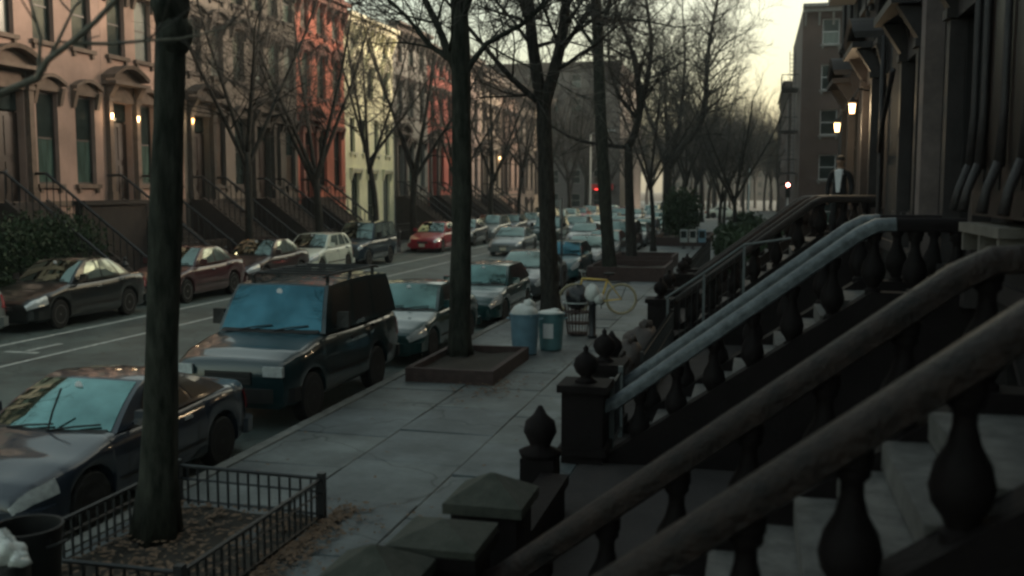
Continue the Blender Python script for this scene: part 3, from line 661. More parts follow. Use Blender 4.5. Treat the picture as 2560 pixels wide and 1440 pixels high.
# iron railing at the man's stoop
def iron_fence(label, pts, h, z0=.15, sp=.13, mt=M['iron'], top=.02, postw=.025, name='iron_fence', finials=True, cap=False):
    r = empty(name, (pts[0][0], pts[0][1], z0), 0, label, 'fence')
    ox, oy = pts[0]
    pk = MB(); pk.box(-.009, .009, -.009, .009, 0.02, h - .02)
    if finials: pk.lathe([(.02, h + .01), (.001, h + .09)], 4)
    pkm = pk.mesh('picket', mt)
    for i in range(len(pts) - 1):
        a, c = Vector((pts[i][0] - ox, pts[i][1] - oy, 0)), Vector((pts[i + 1][0] - ox, pts[i + 1][1] - oy, 0)); L = (c - a).length
        d = (c - a) / L
        m = MB(); m.tube([a + Vector((0, 0, h)), c + Vector((0, 0, h))], top, 6); m.build('top_rail', mt, r)
        m = MB(); m.tube([a + Vector((0, 0, h * .68)), c + Vector((0, 0, h * .68))], top * .6, 4); m.build('middle_rail', mt, r)
        m = MB(); m.tube([a + Vector((0, 0, .06)), c + Vector((0, 0, .06))], top * .7, 4); m.build('bottom_rail', mt, r)
        k = max(2, int(L / sp))
        for j in range(1, k): put('picket', pkm, r, a + d * (L * j / k))
    for p in dict.fromkeys(pts):
        m = MB(); m.box(p[0] - ox - postw, p[0] - ox + postw, p[1] - oy - postw, p[1] - oy + postw, 0, h + .06); m.build('post', mt, r)
    return r
gi = mat('grey_iron', (.1, .115, .12), .5, .2, 9)
r = empty('stair_railing', (-1.72, 20.5, .15), 0, 'grey iron stair railing with pale posts below the suited man', 'railing')
for x, z0, z1 in ((0, 0, 1.05), (.72, .3, 1.55), (1.5, .8, 2.13)):
    m = MB(); m.box(x - .025, x + .025, -.025, .025, z0, z1); m.build('post', gi, r)
m = MB(); m.tube([(-.05, 0, 1.05), (0, 0, 1.08), (.72, 0, 1.58), (1.5, 0, 2.16), (2.4, 0, 2.3)], .025, 6); m.build('top_rail', gi, r)
m = MB(); m.tube([(0, 0, .95), (.72, 0, 1.45), (1.5, 0, 2.03)], .016, 6); m.build('middle_rail', M['iron'], r)
pk = MB(); pk.tube([(0, 0, 0), (0, 0, .9)], .01, 4); pkm = pk.mesh('picket', M['iron'])
for k in range(1, 13): put('picket', pkm, r, (k * .12, 0, k * .12 * .72 + .06))
iron_fence('dark iron areaway fence behind the twin blue handrails', [(-1.5, 13.8), (-1.5, 18.9)], .95)
iron_fence('dark iron areaway fence farthest along the right pavement', [(-2.0, 30.5), (-2.0, 46)], 1.0, sp=.2)
# near tree guard
iron_fence('low black iron tree guard around the nearest tree pit', [(-4.1, 6.4), (-4.1, 8.9), (-5.75, 9.0), (-5.75, 6.4), (-4.1, 6.4)], .42, sp=.115, finials=False, postw=.035, name='tree_guard')

def tree_bed(label, x0, x1, y0, y1, h, guard=False):
    r = empty('tree_bed', ((x0 + x1) / 2, (y0 + y1) / 2, .15), 0, label, 'tree bed', 'raised beds around the kerb trees')
    w, l = (x1 - x0) / 2, (y1 - y0) / 2; t = .1
    for a in ((-w, w, -l, -l + t), (-w, w, l - t, l), (-w, -w + t, -l + t + .002, l - t - .002), (w - t, w, -l + t + .002, l - t - .002)):
        m = MB(); m.box(*a, -.02, h + rnd.uniform(-.006, .006)); m.build('edging_board', M['timber'], r)
    m = MB(); m.grid(lambda u, v: (-w + t + u * (2 * w - 2 * t), -l + t + v * (2 * l - 2 * t), h * .55 + .03 * math.sin(u * 9) * math.cos(v * 7)), 10, 10); m.build('soil', M['dirt'], r)
tree_bed('low timber edged bed around the second tree beside the dark utility car', -5.75, -4.2, 15.9, 18.6, .24)
tree_bed('dark high edged bed round the tree past the yellow bicycle', -5.9, -3.1, 35.6, 39.4, .5)
tree_bed('dark high edged bed round the forked tree behind it', -5.9, -3.3, 41.6, 44.6, .5)
tree_bed('farthest tree bed beside the evergreen shrub', -5.9, -2.7, 58.8, 66.8, .5)
b = MB(); b.grid(lambda u, v: (-5.72 + u * 1.6, 6.43 + v * 2.5, .165 + .02 * math.sin(u * 11 + v * 5)), 10, 10)
tag(b.build('tree_pit_soil', M['dirt']), kind='structure')

# left stoops with iron balustrades
def left_stoop(label, y, w=1.7, top=3.0, xtop=-22.4, run=.255):
    n = 15; rise = (top - .13) / n
    r = empty('stoop', (xtop, y, .13), 0, label, 'stoop', 'stoops of the left hand row')
    for i in range(n):
        m = MB(); m.box(-.02, (n - i) * run, -w / 2, w / 2, i * rise + .001, (i + 1) * rise) if False else m.box((n - 1 - i) * run - .02, (n - i) * run, -w / 2, w / 2, i * rise - .1 if i else 0, (i + 1) * rise)
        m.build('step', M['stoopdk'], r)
    m = MB(); m.box(-.62, 0 - .022, -w / 2 - .1, w / 2 + .1, 0, top - .13); m.build('landing', M['stoopdk'], r)
    X = n * run
    for s in (-1, 1):
        yy = s * (w / 2 + .08)
        m = MB(); m.hexa([(0, yy - .07, 0), (X, yy - .07, 0), (X, yy + .07, 0), (0, yy + .07, 0), (0, yy - .07, top - .03), (X, yy - .07, .14), (X, yy + .07, .14), (0, yy + .07, top - .03)]); m.build('string_wall', M['stoopdk'], r)
        m = MB(); m.tube([(-.6, yy, top + .8), (0, yy, top + .8), (X, yy, .95), (X + .2, yy, .93)], .05, 6); m.build('handrail', M['iron'], r)
        pm = MB(); pm.tube([(0, 0, 0), (0, 0, .85)], .022, 4); pme = pm.mesh('picket', M['iron'])
        for k in range(16):
            t = k / 16; put('picket', pme, r, (X * t, yy, (top - .03) * (1 - t) + .14 * t - .02))
        m = MB(); m.lathe([(.11, 0), (.11, .1), (.08, .14), (.08, 1.0), (.12, 1.04), (.03, 1.16), (.06, 1.22), (.01, 1.3)], 8, (X + .25, yy, 0)); m.build('newel_post', M['iron'], r)
for lb, y in (('iron railed stoop of the pink end house at the left edge', 27.2), ('iron railed stoop below the two white door lamps', 33.06), ('dark iron railed stoop below the orange door lamp', 38.52),
              ('dark iron railed stoop in front of the dull brown house', 44.03), ('iron railed stoop leading to the salmon house', 49.04), ('iron railed stoop of the slate grey house', 63.06),
              ('iron railed stoop of the deep red house', 70.07), ('iron railed stoop of the mauve house', 76.7), ('iron railed stoop of the taupe house', 84.1)):
    left_stoop(lb, y)
for lb, y0, y1 in (('low stone areaway wall in front of the pink houses', 34.3, 37.3), ('dark areaway wall in front of the dull brown house', 45.4, 47.9)):
    m = MB(); m.box(-21.2, -20.95, y0, y1, .12, 1.3); m.box(-21.24, -20.9, y0, y1, 1.302, 1.42); tag(m.build('areaway_wall', M['stoopdk']), lb, 'wall')
m = MB(); m.box(-21.6, -21.3, 28.4, 31.9, .12, 2.9); m.box(-21.7, -21.2, 28.4, 31.9, 2.903, 3.05); tag(m.build('areaway_wall', M['stoopdk']), 'tall brown areaway wall with flat coping under the pink house windows', 'wall')
iron_fence('dark iron areaway fence in front of the cream house', [(-21, 51), (-21, 61)], 1.2, .13, sp=.22)

# foliage masses
def leaf_mass(name, mt, c, r, n, size, seed, label=None, cat=None, stems=True):
    rr = random.Random(seed); m = MB()
    for _ in range(n):
        while True:
            p = Vector((rr.uniform(-1, 1), rr.uniform(-1, 1), rr.uniform(-1, 1)))
            if max(abs(p.x), abs(p.y), abs(p.z)) < 1 and p.length < 1.15: break
        p = p * (0.6 + 0.4 * rr.random())
        q = Vector((p.x * r[0], p.y * r[1], p.z * r[2] + r[2] * 1.0))
        s = size * rr.uniform(.6, 1.4); e = Euler((rr.uniform(0, 6), rr.uniform(0, 6), rr.uniform(0, 6))).to_matrix()
        a, d = e @ Vector((s, 0, 0)), e @ Vector((0, s * .6, 0))
        m.quad(q - a, q - d, q + a, q + d)
    root = empty(name, c, 0, label, cat)
    m.build('foliage', mt, root)
    st = MB()
    for k in range(5): st.tube([(0.05 * k - .1, 0.04 * k, 0), (rr.uniform(-.5, .5) * r[0], rr.uniform(-.5, .5) * r[1], r[2] * 1.5)], [.03, .01], 5)
    st.build('stem', M['bark'], root)
    return root
leaf_mass('hedge', M['hedge'], (-20.4, 25.4, .15), (.7, 3.0, 1.35), 9000, .06, 1, 'tall dark green hedge at the left edge behind the black sedan', 'hedge')
leaf_mass('evergreen_shrub', M['hedge'], (-4.3, 59.5, .6), (1.3, 1.3, 1.5), 2600, .12, 2, 'dark evergreen shrub on the far tree bed by the kerb', 'shrub')
leaf_mass('yard_shrub', M['hedge'], (-1.2, 47, .15), (.8, 3.0, .9), 3000, .09, 3, 'green yard shrub nearest past the last stoop', 'shrub')
leaf_mass('yard_shrub', M['hedge'], (0.2, 36, .15), (1.4, 3.0, 1.1), 4000, .09, 4, 'broad dark shrub behind the last stoop', 'shrub')
leaf_mass('yard_shrub', M['hedge'], (-.6, 62, .15), (1.2, 5.0, 1.0), 3000, .1, 5, 'long shrub before the brick apartment building', 'shrub')

# fallen leaves
rr = random.Random(5); m = MB()
def leaf(x, y, s, z=.172):
    a = rr.uniform(0, 6.28); dx, dy = s * math.cos(a), s * math.sin(a); t = [rr.uniform(0, .02) for _ in range(4)]
    m.quad((x - dx, y - dy, z + t[0]), (x + dy * .5, y - dx * .5, z + t[1]), (x + dx, y + dy, z + t[2]), (x - dy * .5, y + dx * .5, z + t[3]))
for _ in range(1500):
    y = rr.uniform(5.6, 9.3); leaf(-4.08 + abs(rr.gauss(0, .16)), y, rr.uniform(.015, .045))
for _ in range(900): leaf(rr.uniform(-5.7, -4.1), rr.uniform(6.4, 9), rr.uniform(.02, .05), .2)
for _ in range(500): leaf(rr.gauss(-3.9, .5), rr.uniform(4.5, 9.5), rr.uniform(.015, .04))
for _ in range(130): leaf(rr.uniform(-5.9, -2.3), rr.uniform(8, 30), rr.uniform(.02, .05))
for _ in range(300): leaf(-2.2 + rr.gauss(0, .15), rr.uniform(7, 30), rr.uniform(.02, .05))
for _ in range(250): leaf(rr.gauss(-4.15, .3), rr.gauss(15.6, .5), rr.uniform(.02, .05))
tag(m.build('fallen_leaves', M['leaf']), kind='stuff', label='dry brown leaves scattered round the tree pit and pavement', cat='leaves')

# ------------------------------------------------------------------ trees
def tree_gen(name, loc, label, trunk, limbs, seed, r0=.2, levels=3, bark='bark', n1=6, length=2.6, twigr=.007, density=1.0, group='bare street trees', knobs=()):
    """trunk and limbs are lists of local points; finer branches grow from the limbs"""
    rr = random.Random(seed); root = empty(name, loc, 0, label, 'tree', group)
    tk = MB(); tw = MB()
    def path(pts, ra, rb, mb, n):
        # resample and roughen
        P = [Vector(p) for p in pts]; out = []
        for i in range(len(P) - 1):
            k = max(2, int((P[i + 1] - P[i]).length / .5))
            for j in range(k):
                t = j / k
                q0, q1, q2, q3 = P[max(i - 1, 0)], P[i], P[i + 1], P[min(i + 2, len(P) - 1)]
                q = 0.5 * ((2 * q1) + (-q0 + q2) * t + (2 * q0 - 5 * q1 + 4 * q2 - q3) * t * t + (-q0 + 3 * q1 - 3 * q2 + q3) * t ** 3)
                out.append(q)
        out.append(P[-1]); K = len(out)
        rads = [ra + (rb - ra) * i / (K - 1) for i in range(K)]
        return out, rads
    def grow(p, d, L, r, lv):
        n = 5; pts = [p]; q = p.copy(); dd = d.copy()
        for i in range(n):
            dd = (dd + Vector((rr.gauss(0, .16), rr.gauss(0, .16), rr.gauss(0.05, .13)))).normalized()
            q = q + dd * (L / n); pts.append(q)
        tgt = tk if lv == 1 else tw
        tgt.tube(pts, [max(twigr * .6, r * (1 - .72 * i / n)) for i in range(n + 1)], 6 if lv == 1 else (4 if lv == 2 else 3), cap=False)
        if lv < levels:
            k = max(2, int((6 if lv == 1 else 5) * density + rr.random()))
            for j in range(k):
                t = .2 + .8 * (j + rr.random()) / k; t = min(t, .98); i = int(t * n); f = t * n - i
                bp = pts[i].lerp(pts[i + 1], f); ax = (pts[i + 1] - pts[i]).normalized()
                side = Vector((rr.gauss(0, 1), rr.gauss(0, 1), rr.gauss(.15, .8))); side = (side - ax * side.dot(ax)).normalized()
                nd = (ax * rr.uniform(.5, 1.0) + side * rr.uniform(.6, 1.1)).normalized()
                grow(bp, nd, L * rr.uniform(.42, .68), max(twigr, r * .42), lv + 1)
    lp, lr = path(trunk, r0, r0 * .72, tk, 12)
    lr = [a * (1 + .35 * math.exp(-max(0, (q.z)) * 3.0)) for a, q in zip(lr, lp)]
    k0 = len(tk.v); tk.tube(lp, lr, 20)
    ph = [rr.uniform(0, 6.28) for _ in range(6)]
    for i in range(len(lp)):
        for j in range(20):
            th = j * math.pi / 10; q = Vector(tk.v[k0 + i * 20 + j]); z = q.z; d_ = q - lp[i]
            k = 1 + .05 * math.sin(3 * th + ph[0] + z * .6) + .05 * math.sin(7 * th + ph[1] - z * .8) + .04 * math.sin(z * 3.1 + ph[2] + 2 * th) + .03 * math.sin(z * 7 + ph[3]) + .22 * math.exp(-z * 4) * math.sin(5 * th + ph[4])
            tk.v[k0 + i * 20 + j] = tuple(lp[i] + d_ * k)
    for (kx, ky, kz, kr) in knobs: tk.blob((kx, ky, kz), (kr, kr, kr * 1.3), seed, .25, 12, 8)
    for (pts, ra, rb) in limbs:
        P, rad = path(pts, ra, rb, tk, 8); tk.tube(P, rad, 9)
        K = len(P); LL = sum((P[i + 1] - P[i]).length for i in range(K - 1))
        k = max(3, int(LL * n1 * .42 * density))
        for j in range(k):
            t = .25 + .75 * (j + rr.random() * .8) / k; i = min(K - 2, int(t * (K - 1)))
            ax = (P[i + 1] - P[i]).normalized(); side = Vector((rr.gauss(0, 1), rr.gauss(0, 1), rr.gauss(.2, .6))); side = (side - ax * side.dot(ax)).normalized()
            nd = (ax * rr.uniform(.4, 1) + side).normalized(); f = 1 - .45 * t
            grow(P[i], nd, length * f * rr.uniform(.7, 1.1), max(.012, rad[i] * .38), 1)
        grow(P[-1], (P[-1] - P[-2]).normalized(), length * .8, rb, 1)
    tk.build('trunk', M[bark], root, smooth=True)
    tw.build('crown', M['twig'], root)
    return root

def rel(pts, o): return [(p[0] - o[0], p[1] - o[1] + (p[3] if len(p) > 3 else 0), p[2] - o[2]) for p in pts]
# T1: nearest, thick straight trunk
o = (-5.36, 8.02, .15)
tree_gen('street_tree', o, 'nearest thick straight trunk standing inside the low iron tree guard',
         rel([(-5.36, 8.02, .15), (-5.27, 8.02, 1.48), (-5.2, 8.02, 2.6), (-5.1, 8.02, 4.0), (-5.05, 8.02, 4.9), (-5.03, 8.02, 5.8)], o),
         [(rel([(-5.03, 8.02, 5.7), (-5.1, 8.1, 6.8), (-5.3, 8.3, 8), (-5.2, 8.2, 11)], o), .13, .06), (rel([(-5.0, 8.0, 5.5), (-4.8, 8.1, 6.0), (-4.4, 8.6, 7.2), (-3.8, 9.2, 9)], o), .09, .04),
          (rel([(-5.1, 8.0, 5.5), (-5.8, 8.4, 6.6), (-6.8, 9.4, 8.2)], o), .09, .04)], 11, r0=.158, bark='bark2', knobs=((.36, -.02, 4.6, .15), (.3, .0, 4.85, .17), (.27, .02, 4.4, .12)))
# T0: out of frame tree with a limb reaching in
o = (-5.7, 1.6, .15)
tree_gen('street_tree', o, 'tree out of view at the left whose pale limb reaches across the upper left corner',
         rel([(-5.7, 1.6, .15), (-5.65, 1.6, 2.2), (-5.6, 1.7, 3.3)], o),
         [(rel([(-5.6, 1.75, 3.3), (-4.9, 3.3, 3.62), (-4.22, 4.92, 3.94), (-3.9, 4.95, 4.13), (-3.6, 4.97, 4.33), (-3.2, 5.0, 4.7)], o), .032, .012), (rel([(-5.6, 1.7, 3.2), (-5.5, 1.5, 6), (-5.2, .9, 10)], o), .12, .05), (rel([(-5.6, 1.7, 3.3), (-6.6, .8, 6), (-8.2, -.2, 8.5)], o), .1, .04),
          (rel([(-5.6, 1.7, 4.3), (-4.6, -.3, 7), (-3.9, -1.2, 9)], o), .08, .03), (rel([(-5.6, 1.7, 4.6), (-6.2, 3.4, 7), (-7.0, 5.2, 9)], o), .09, .03), (rel([(-5.6, 1.7, 5), (-5.2, 3.5, 8), (-5.0, 5.0, 11)], o), .08, .03), (rel([(-5.6, 1.7, 4.6), (-7.6, 1.4, 7), (-9.4, 1.2, 9.5)], o), .09, .03)], 12, r0=.17, bark='limb', levels=2, n1=3, length=1.6)
o = (-5.4, 17.99, .15)
tree_gen('street_tree', o, 'straight tree rising from the low timber bed beside the dark utility car',
         rel([(-5.4, 17.99, .15), (-5.35, 18, 3.2), (-5.36, 18, 4.7), (-5.37, 18, 6.1), (-5.43, 18, 8.3), (-5.4, 18.1, 11)], o),
         [(rel([(-5.3, 18, 5.5), (-4.87, 18, 6.06), (-4.24, 18.1, 6.39), (-3.72, 18.3, 6.9), (-3, 18.8, 7.8)], o), .06, .025), (rel([(-5.42, 18, 5.5), (-5.79, 17.9, 6.45), (-6.21, 17.7, 7.4), (-6.6, 17.4, 8.8)], o), .08, .035),
          (rel([(-5.41, 18, 5.7), (-5.99, 18.1, 6.09), (-6.53, 18.2, 6.7), (-7.4, 18.4, 7.4)], o), .055, .025), (rel([(-5.38, 18, 6.4), (-4.9, 17.7, 7.4), (-4.5, 17.5, 9)], o), .07, .03), (rel([(-5.4, 18, 9), (-5.9, 18.5, 10.5), (-6, 19, 12)], o), .08, .03)], 13, r0=.2, bark='bark2', density=1.35)
o = (-4.94, 24.44, .15)
tree_gen('street_tree', o, 'tree forking into two heavy limbs behind the blue grey trash cans',
         rel([(-4.94, 24.44, .15), (-5.06, 24.44, 3.15), (-5.17, 24.44, 5.7)], o),
         [(rel([(-5.17, 24.44, 5.4), (-5.42, 24.4, 6.87), (-5.56, 24.3, 8.6), (-5.8, 24.1, 11)], o), .17, .07), (rel([(-5.17, 24.44, 5.4), (-4.77, 24.5, 6.85), (-4.58, 24.6, 8.55), (-4.4, 24.8, 11)], o), .17, .07),
          (rel([(-5.15, 24.44, 5.45), (-5.91, 24.3, 6.11), (-6.62, 24.1, 6.96), (-7.4, 23.9, 7.9)], o), .09, .035), (rel([(-4.8, 24.5, 6.7), (-4.0, 24.9, 8), (-3.3, 25.4, 9.5)], o), .07, .03), (rel([(-5.5, 24.3, 7.4), (-6.0, 25, 8.6), (-6.5, 25.6, 10.2)], o), .08, .03)], 14, r0=.24, density=1.35)
o = (-5.34, 37.6, .15)
tree_gen('street_tree', o, 'slim straight tree in the dark bed past the yellow bicycle',
         rel([(-5.34, 37.6, .15), (-5.57, 37.6, 3.3), (-5.78, 37.6, 6.75), (-5.96, 37.6, 10.4), (-6.1, 37.6, 13.3)], o),
         [(rel([(-5.92, 37.6, 9.5), (-4.91, 37.7, 9.7), (-3.6, 37.9, 9.5)], o), .08, .03), (rel([(-5.85, 37.6, 8.5), (-6.8, 37.8, 9.8), (-7.6, 38, 11)], o), .09, .03), (rel([(-5.9, 37.6, 9), (-5.2, 37.2, 10.8), (-4.7, 36.9, 12.6)], o), .1, .04), (rel([(-6, 37.6, 11), (-6.9, 37.2, 12.4), (-7.5, 37, 14)], o), .09, .03)], 15, r0=.25, bark='bark2', length=3.0, density=1.3)
o = (-5.13, 42.8, .15)
tree_gen('street_tree', o, 'tree with one long level limb behind the slim straight tree',
         rel([(-5.13, 42.8, .15), (-5.29, 42.8, 3.3), (-5.36, 42.8, 5.35)], o),
         [(rel([(-5.36, 42.8, 5.2), (-4.9, 42.8, 6.5), (-5.15, 42.9, 8.84), (-5.93, 43.1, 10.9)], o), .17, .06), (rel([(-4.95, 42.8, 6.4), (-5.64, 42.7, 7.2), (-6.11, 42.5, 8.4), (-6.2, 42.3, 10)], o), .1, .04),
          (rel([(-5.36, 42.8, 5.2), (-6.73, 42.8, 5.36), (-7.95, 42.9, 5.7), (-8.9, 43, 6.3)], o), .1, .035), (rel([(-4.9, 42.8, 6.5), (-4.44, 42.8, 9.3), (-4.86, 42.8, 12.3)], o), .13, .05)], 16, r0=.23, length=3.0, density=1.3)
o = (-5.61, 65.8, .15)
tree_gen('street_tree', o, 'tree with wide V shaped limbs against the pale sky',
         rel([(-5.61, 65.8, .15), (-5.65, 65.8, 2.75), (-5.64, 65.8, 5.0)], o),
         [(rel([(-5.64, 65.8, 4.8), (-4.76, 65.8, 6.1), (-3.45, 65.8, 8.23), (-3.18, 65.8, 12.4), (-2.5, 65.8, 16.3)], o), .26, .08), (rel([(-5.55, 65.8, 5.0), (-4.91, 65.8, 7.9), (-4.67, 65.8, 11.4), (-4.8, 66, 14)], o), .16, .05),
          (rel([(-5.68, 65.8, 4.8), (-6.44, 65.8, 6.9), (-7.19, 65.8, 8.94), (-7.8, 65.8, 12)], o), .18, .06), (rel([(-3.25, 65.8, 11), (-2.2, 66, 12.6), (-1.2, 66.3, 13.2)], o), .09, .03), (rel([(-5.6, 65.8, 5.0), (-5.9, 67, 8), (-6.1, 67.5, 12)], o), .16, .05)], 17, r0=.34, length=3.4, twigr=.011, density=1.25)
# generic trees
def generic(seed, h=5.0, H=13.0, spread=3.0, r0=.2, loc=(0, 0, 0), label='', **k):
    rr = random.Random(seed); T = [(0, 0, 0), (rr.gauss(0, .1), rr.gauss(0, .1), h * .5), (rr.gauss(0, .15), rr.gauss(0, .15), h)]
    limbs = []; a0 = rr.uniform(0, 6.28)
    for i in range(5):
        a = a0 + i * 1.256 + rr.uniform(-.3, .3); s = spread * rr.uniform(.6, 1.1); t = Vector(T[-1]); zz = h - rr.uniform(0, .8); e = H * rr.uniform(.75, 1)
        limbs.append(([(t.x, t.y, zz), (t.x + s * .35 * math.cos(a), t.y + s * .35 * math.sin(a), zz + (e - zz) * .33), (t.x + s * .75 * math.cos(a), t.y + s * .75 * math.sin(a), zz + (e - zz) * .7), (t.x + s * math.cos(a), t.y + s * math.sin(a), e)], r0 * .55, r0 * .18))
    return tree_gen('street_tree', loc, label, T, limbs, seed, r0=r0, **k)
PT = [generic(31, 4.2, 13, 3.4, .2, (-19.1, 41.6, .13), 'bare tree on the left pavement before the salmon house', length=3.0, twigr=.008, density=.8),
      generic(32, 4.8, 12, 3.2, .17, (-19.1, 35.2, .13), 'bare tree on the left pavement before the orange lamp house', length=2.8, twigr=.008, density=.9),
      generic(33, 4.5, 13, 3.8, .22, (-19.1, 54.8, .13), 'bare tree on the left pavement before the cream house', length=3.0, twigr=.009, density=.7)]
more = [(-19.1, 48.6, 1, 1.3, 'bare tree on the left pavement beside the white car', 1.0), (-19.1, 63.5, 0, 2.2, 'bare tree on the left pavement past the cream house', .95), (-19.1, 72, 2, .6, 'bare tree before the deep red house', 1.0), (-19.1, 81, 1, 3.9, 'bare tree before the mauve house', 1.05), (-19.1, 91, 0, 5.0, 'bare tree before the taupe house', 1.0),
        (-19.1, 103, 2, 2.9, 'bare tree on the left pavement near the far corner', 1.0), (-5.3, 53.5, 1, 1.9, 'bare tree on the right pavement before the V shaped one', .8), (-5.5, 78, 0, 4.1, 'bare tree past the V shaped tree on the right pavement', 1.05), (-5.3, 90, 2, .9, 'bare tree on the right pavement opposite the taupe house', 1.0), (-5.4, 104, 1, 2.4, 'bare tree on the right pavement near the far crossing', 1.1),
        (-1.2, 55, 2, 2.2, 'bare yard tree beside the shrubs before the brick building', .62), (-5.4, 135, 0, .2, 'bare tree beyond the far crossing on the right', 1.15), (-19.3, 136, 2, 5.5, 'bare tree beyond the far crossing on the left', 1.1), (-1.5, 122, 1, 3.3, 'bare tree at the far right corner', 1.1),
        (-13.5, 134, 0, 1.2, 'bare tree before the big brown apartment block', 1.0), (-5.5, -6.5, 0, .7, 'bare tree on the right pavement behind the viewpoint, added for windscreen reflections', 1.0), (-19.1, 12.5, 1, 2.0, 'bare tree on the left pavement outside the left edge, added for windscreen reflections', 1.0), (-5.5, -17, 2, 3.0, 'bare tree far behind the viewpoint, added for windscreen reflections', 1.0), (-20.5, 122, 2, 2.2, 'bare tree at the far left junction corner', 1.15), (-16.5, 131.0, 0, 5.2, 'bare tree at the right end of the big apartment block', 1.1), (-11.0, 137, 2, .4, 'bare tree in the middle beyond the far crossing', 1.1), (-23.5, 128.5, 1, 4.2, 'bare tree at the left end of the big apartment block', 1.0), (-2.6, 84, 1, 5.2, 'bare yard tree beside the fire escape', .8), (-2.4, 70, 0, 2.7, 'bare yard tree near the red signal', .7), (-5.4, 118, 0, 3.9, 'bare tree at the far right kerb corner', 1.0), (-18.9, 116, 1, 1.1, 'bare tree at the far left kerb corner', 1.0)]  # trees behind the viewpoint and past the left edge are added for reflections
for x, y, k, rz, lb, s in more: copy_tree(PT[k], (x, y, .13), rz, lb, scale=(s, s, s))
# distant wood closing the street
w = MB(); rr = random.Random(9); far_m = []
cr = PT[1].children[1].data if PT[1].children[1].name.startswith('crown') else PT[1].children[0].data
tr_ = PT[1].children[0].data if PT[1].children[0].name.startswith('trunk') else PT[1].children[1].data
def bake(mesh, M4, dst):
    b0 = len(dst.v); dst.v += [tuple(M4 @ v.co) for v in mesh.vertices]; dst.f += [tuple(b0 + i for i in p.vertices) for p in mesh.polygons]; dst.mi += [0] * len(mesh.polygons)
for (x, y, s) in [(rr.uniform(-34, 16), 140 + i_ * 3.6, rr.uniform(.9, 1.3) + i_ * .009) for i_ in range(34)] + [(rr.uniform(-12, 3), 135 + i_ * 9, 1.1 + i_ * .04) for i_ in range(14)]:
    M4 = Matrix.Translation((x, y, 0)) @ Matrix.Rotation(rr.uniform(0, 6), 4, 'Z') @ Matrix.Scale(s, 4)
    bake(cr, M4, w); bake(tr_, M4, w)
tag(w.build('far_woods', M['twig']), 'mass of bare trees closing the far end of the street', 'woods', kind='stuff')

# ------------------------------------------------------------------ cars
CM = {}
def lerp(a, b, t): return a + (b - a) * t
def interp(pts, x):
    if x <= pts[0][0]: return pts[0][1]
    for (a, va), (c, vc) in zip(pts, pts[1:]):
        if x <= c:
            t = (x - a) / (c - a); t = t * t * (3 - 2 * t) * .5 + t * .5
            return lerp(va, vc, t)
    return pts[-1][1]

WH = {}
def wheel_meshes(r, rimm='rim'):
    k = (round(r, 3), rimm)
    if k in WH: return WH[k]
    t = MB(); t.lathe([(r * .62, -.1), (r * .93, -.1), (r, -.07), (r, .07), (r * .93, .1), (r * .62, .1)], 24, axis='x')
    d = MB(); d.lathe([(r * .6, .06), (r * .64, .085), (r * .64, .1), (r * .58, .1), (r * .55, .05)], 20, axis='x'); d.lathe([(.06, .03), (.07, .09), (.03, .1)], 10, axis='x')
    for i in range(7):
        M4 = Matrix.Rotation(i * 2 * math.pi / 7, 4, 'X'); d.box(.06, .085, -.025, .025, .04, r * .6, M4)
    bk = MB()
    WH[k] = (t.mesh('wheel', M['tyre'], True, 40), d.mesh('rim', M[rimm], True, 40))
    return WH[k]

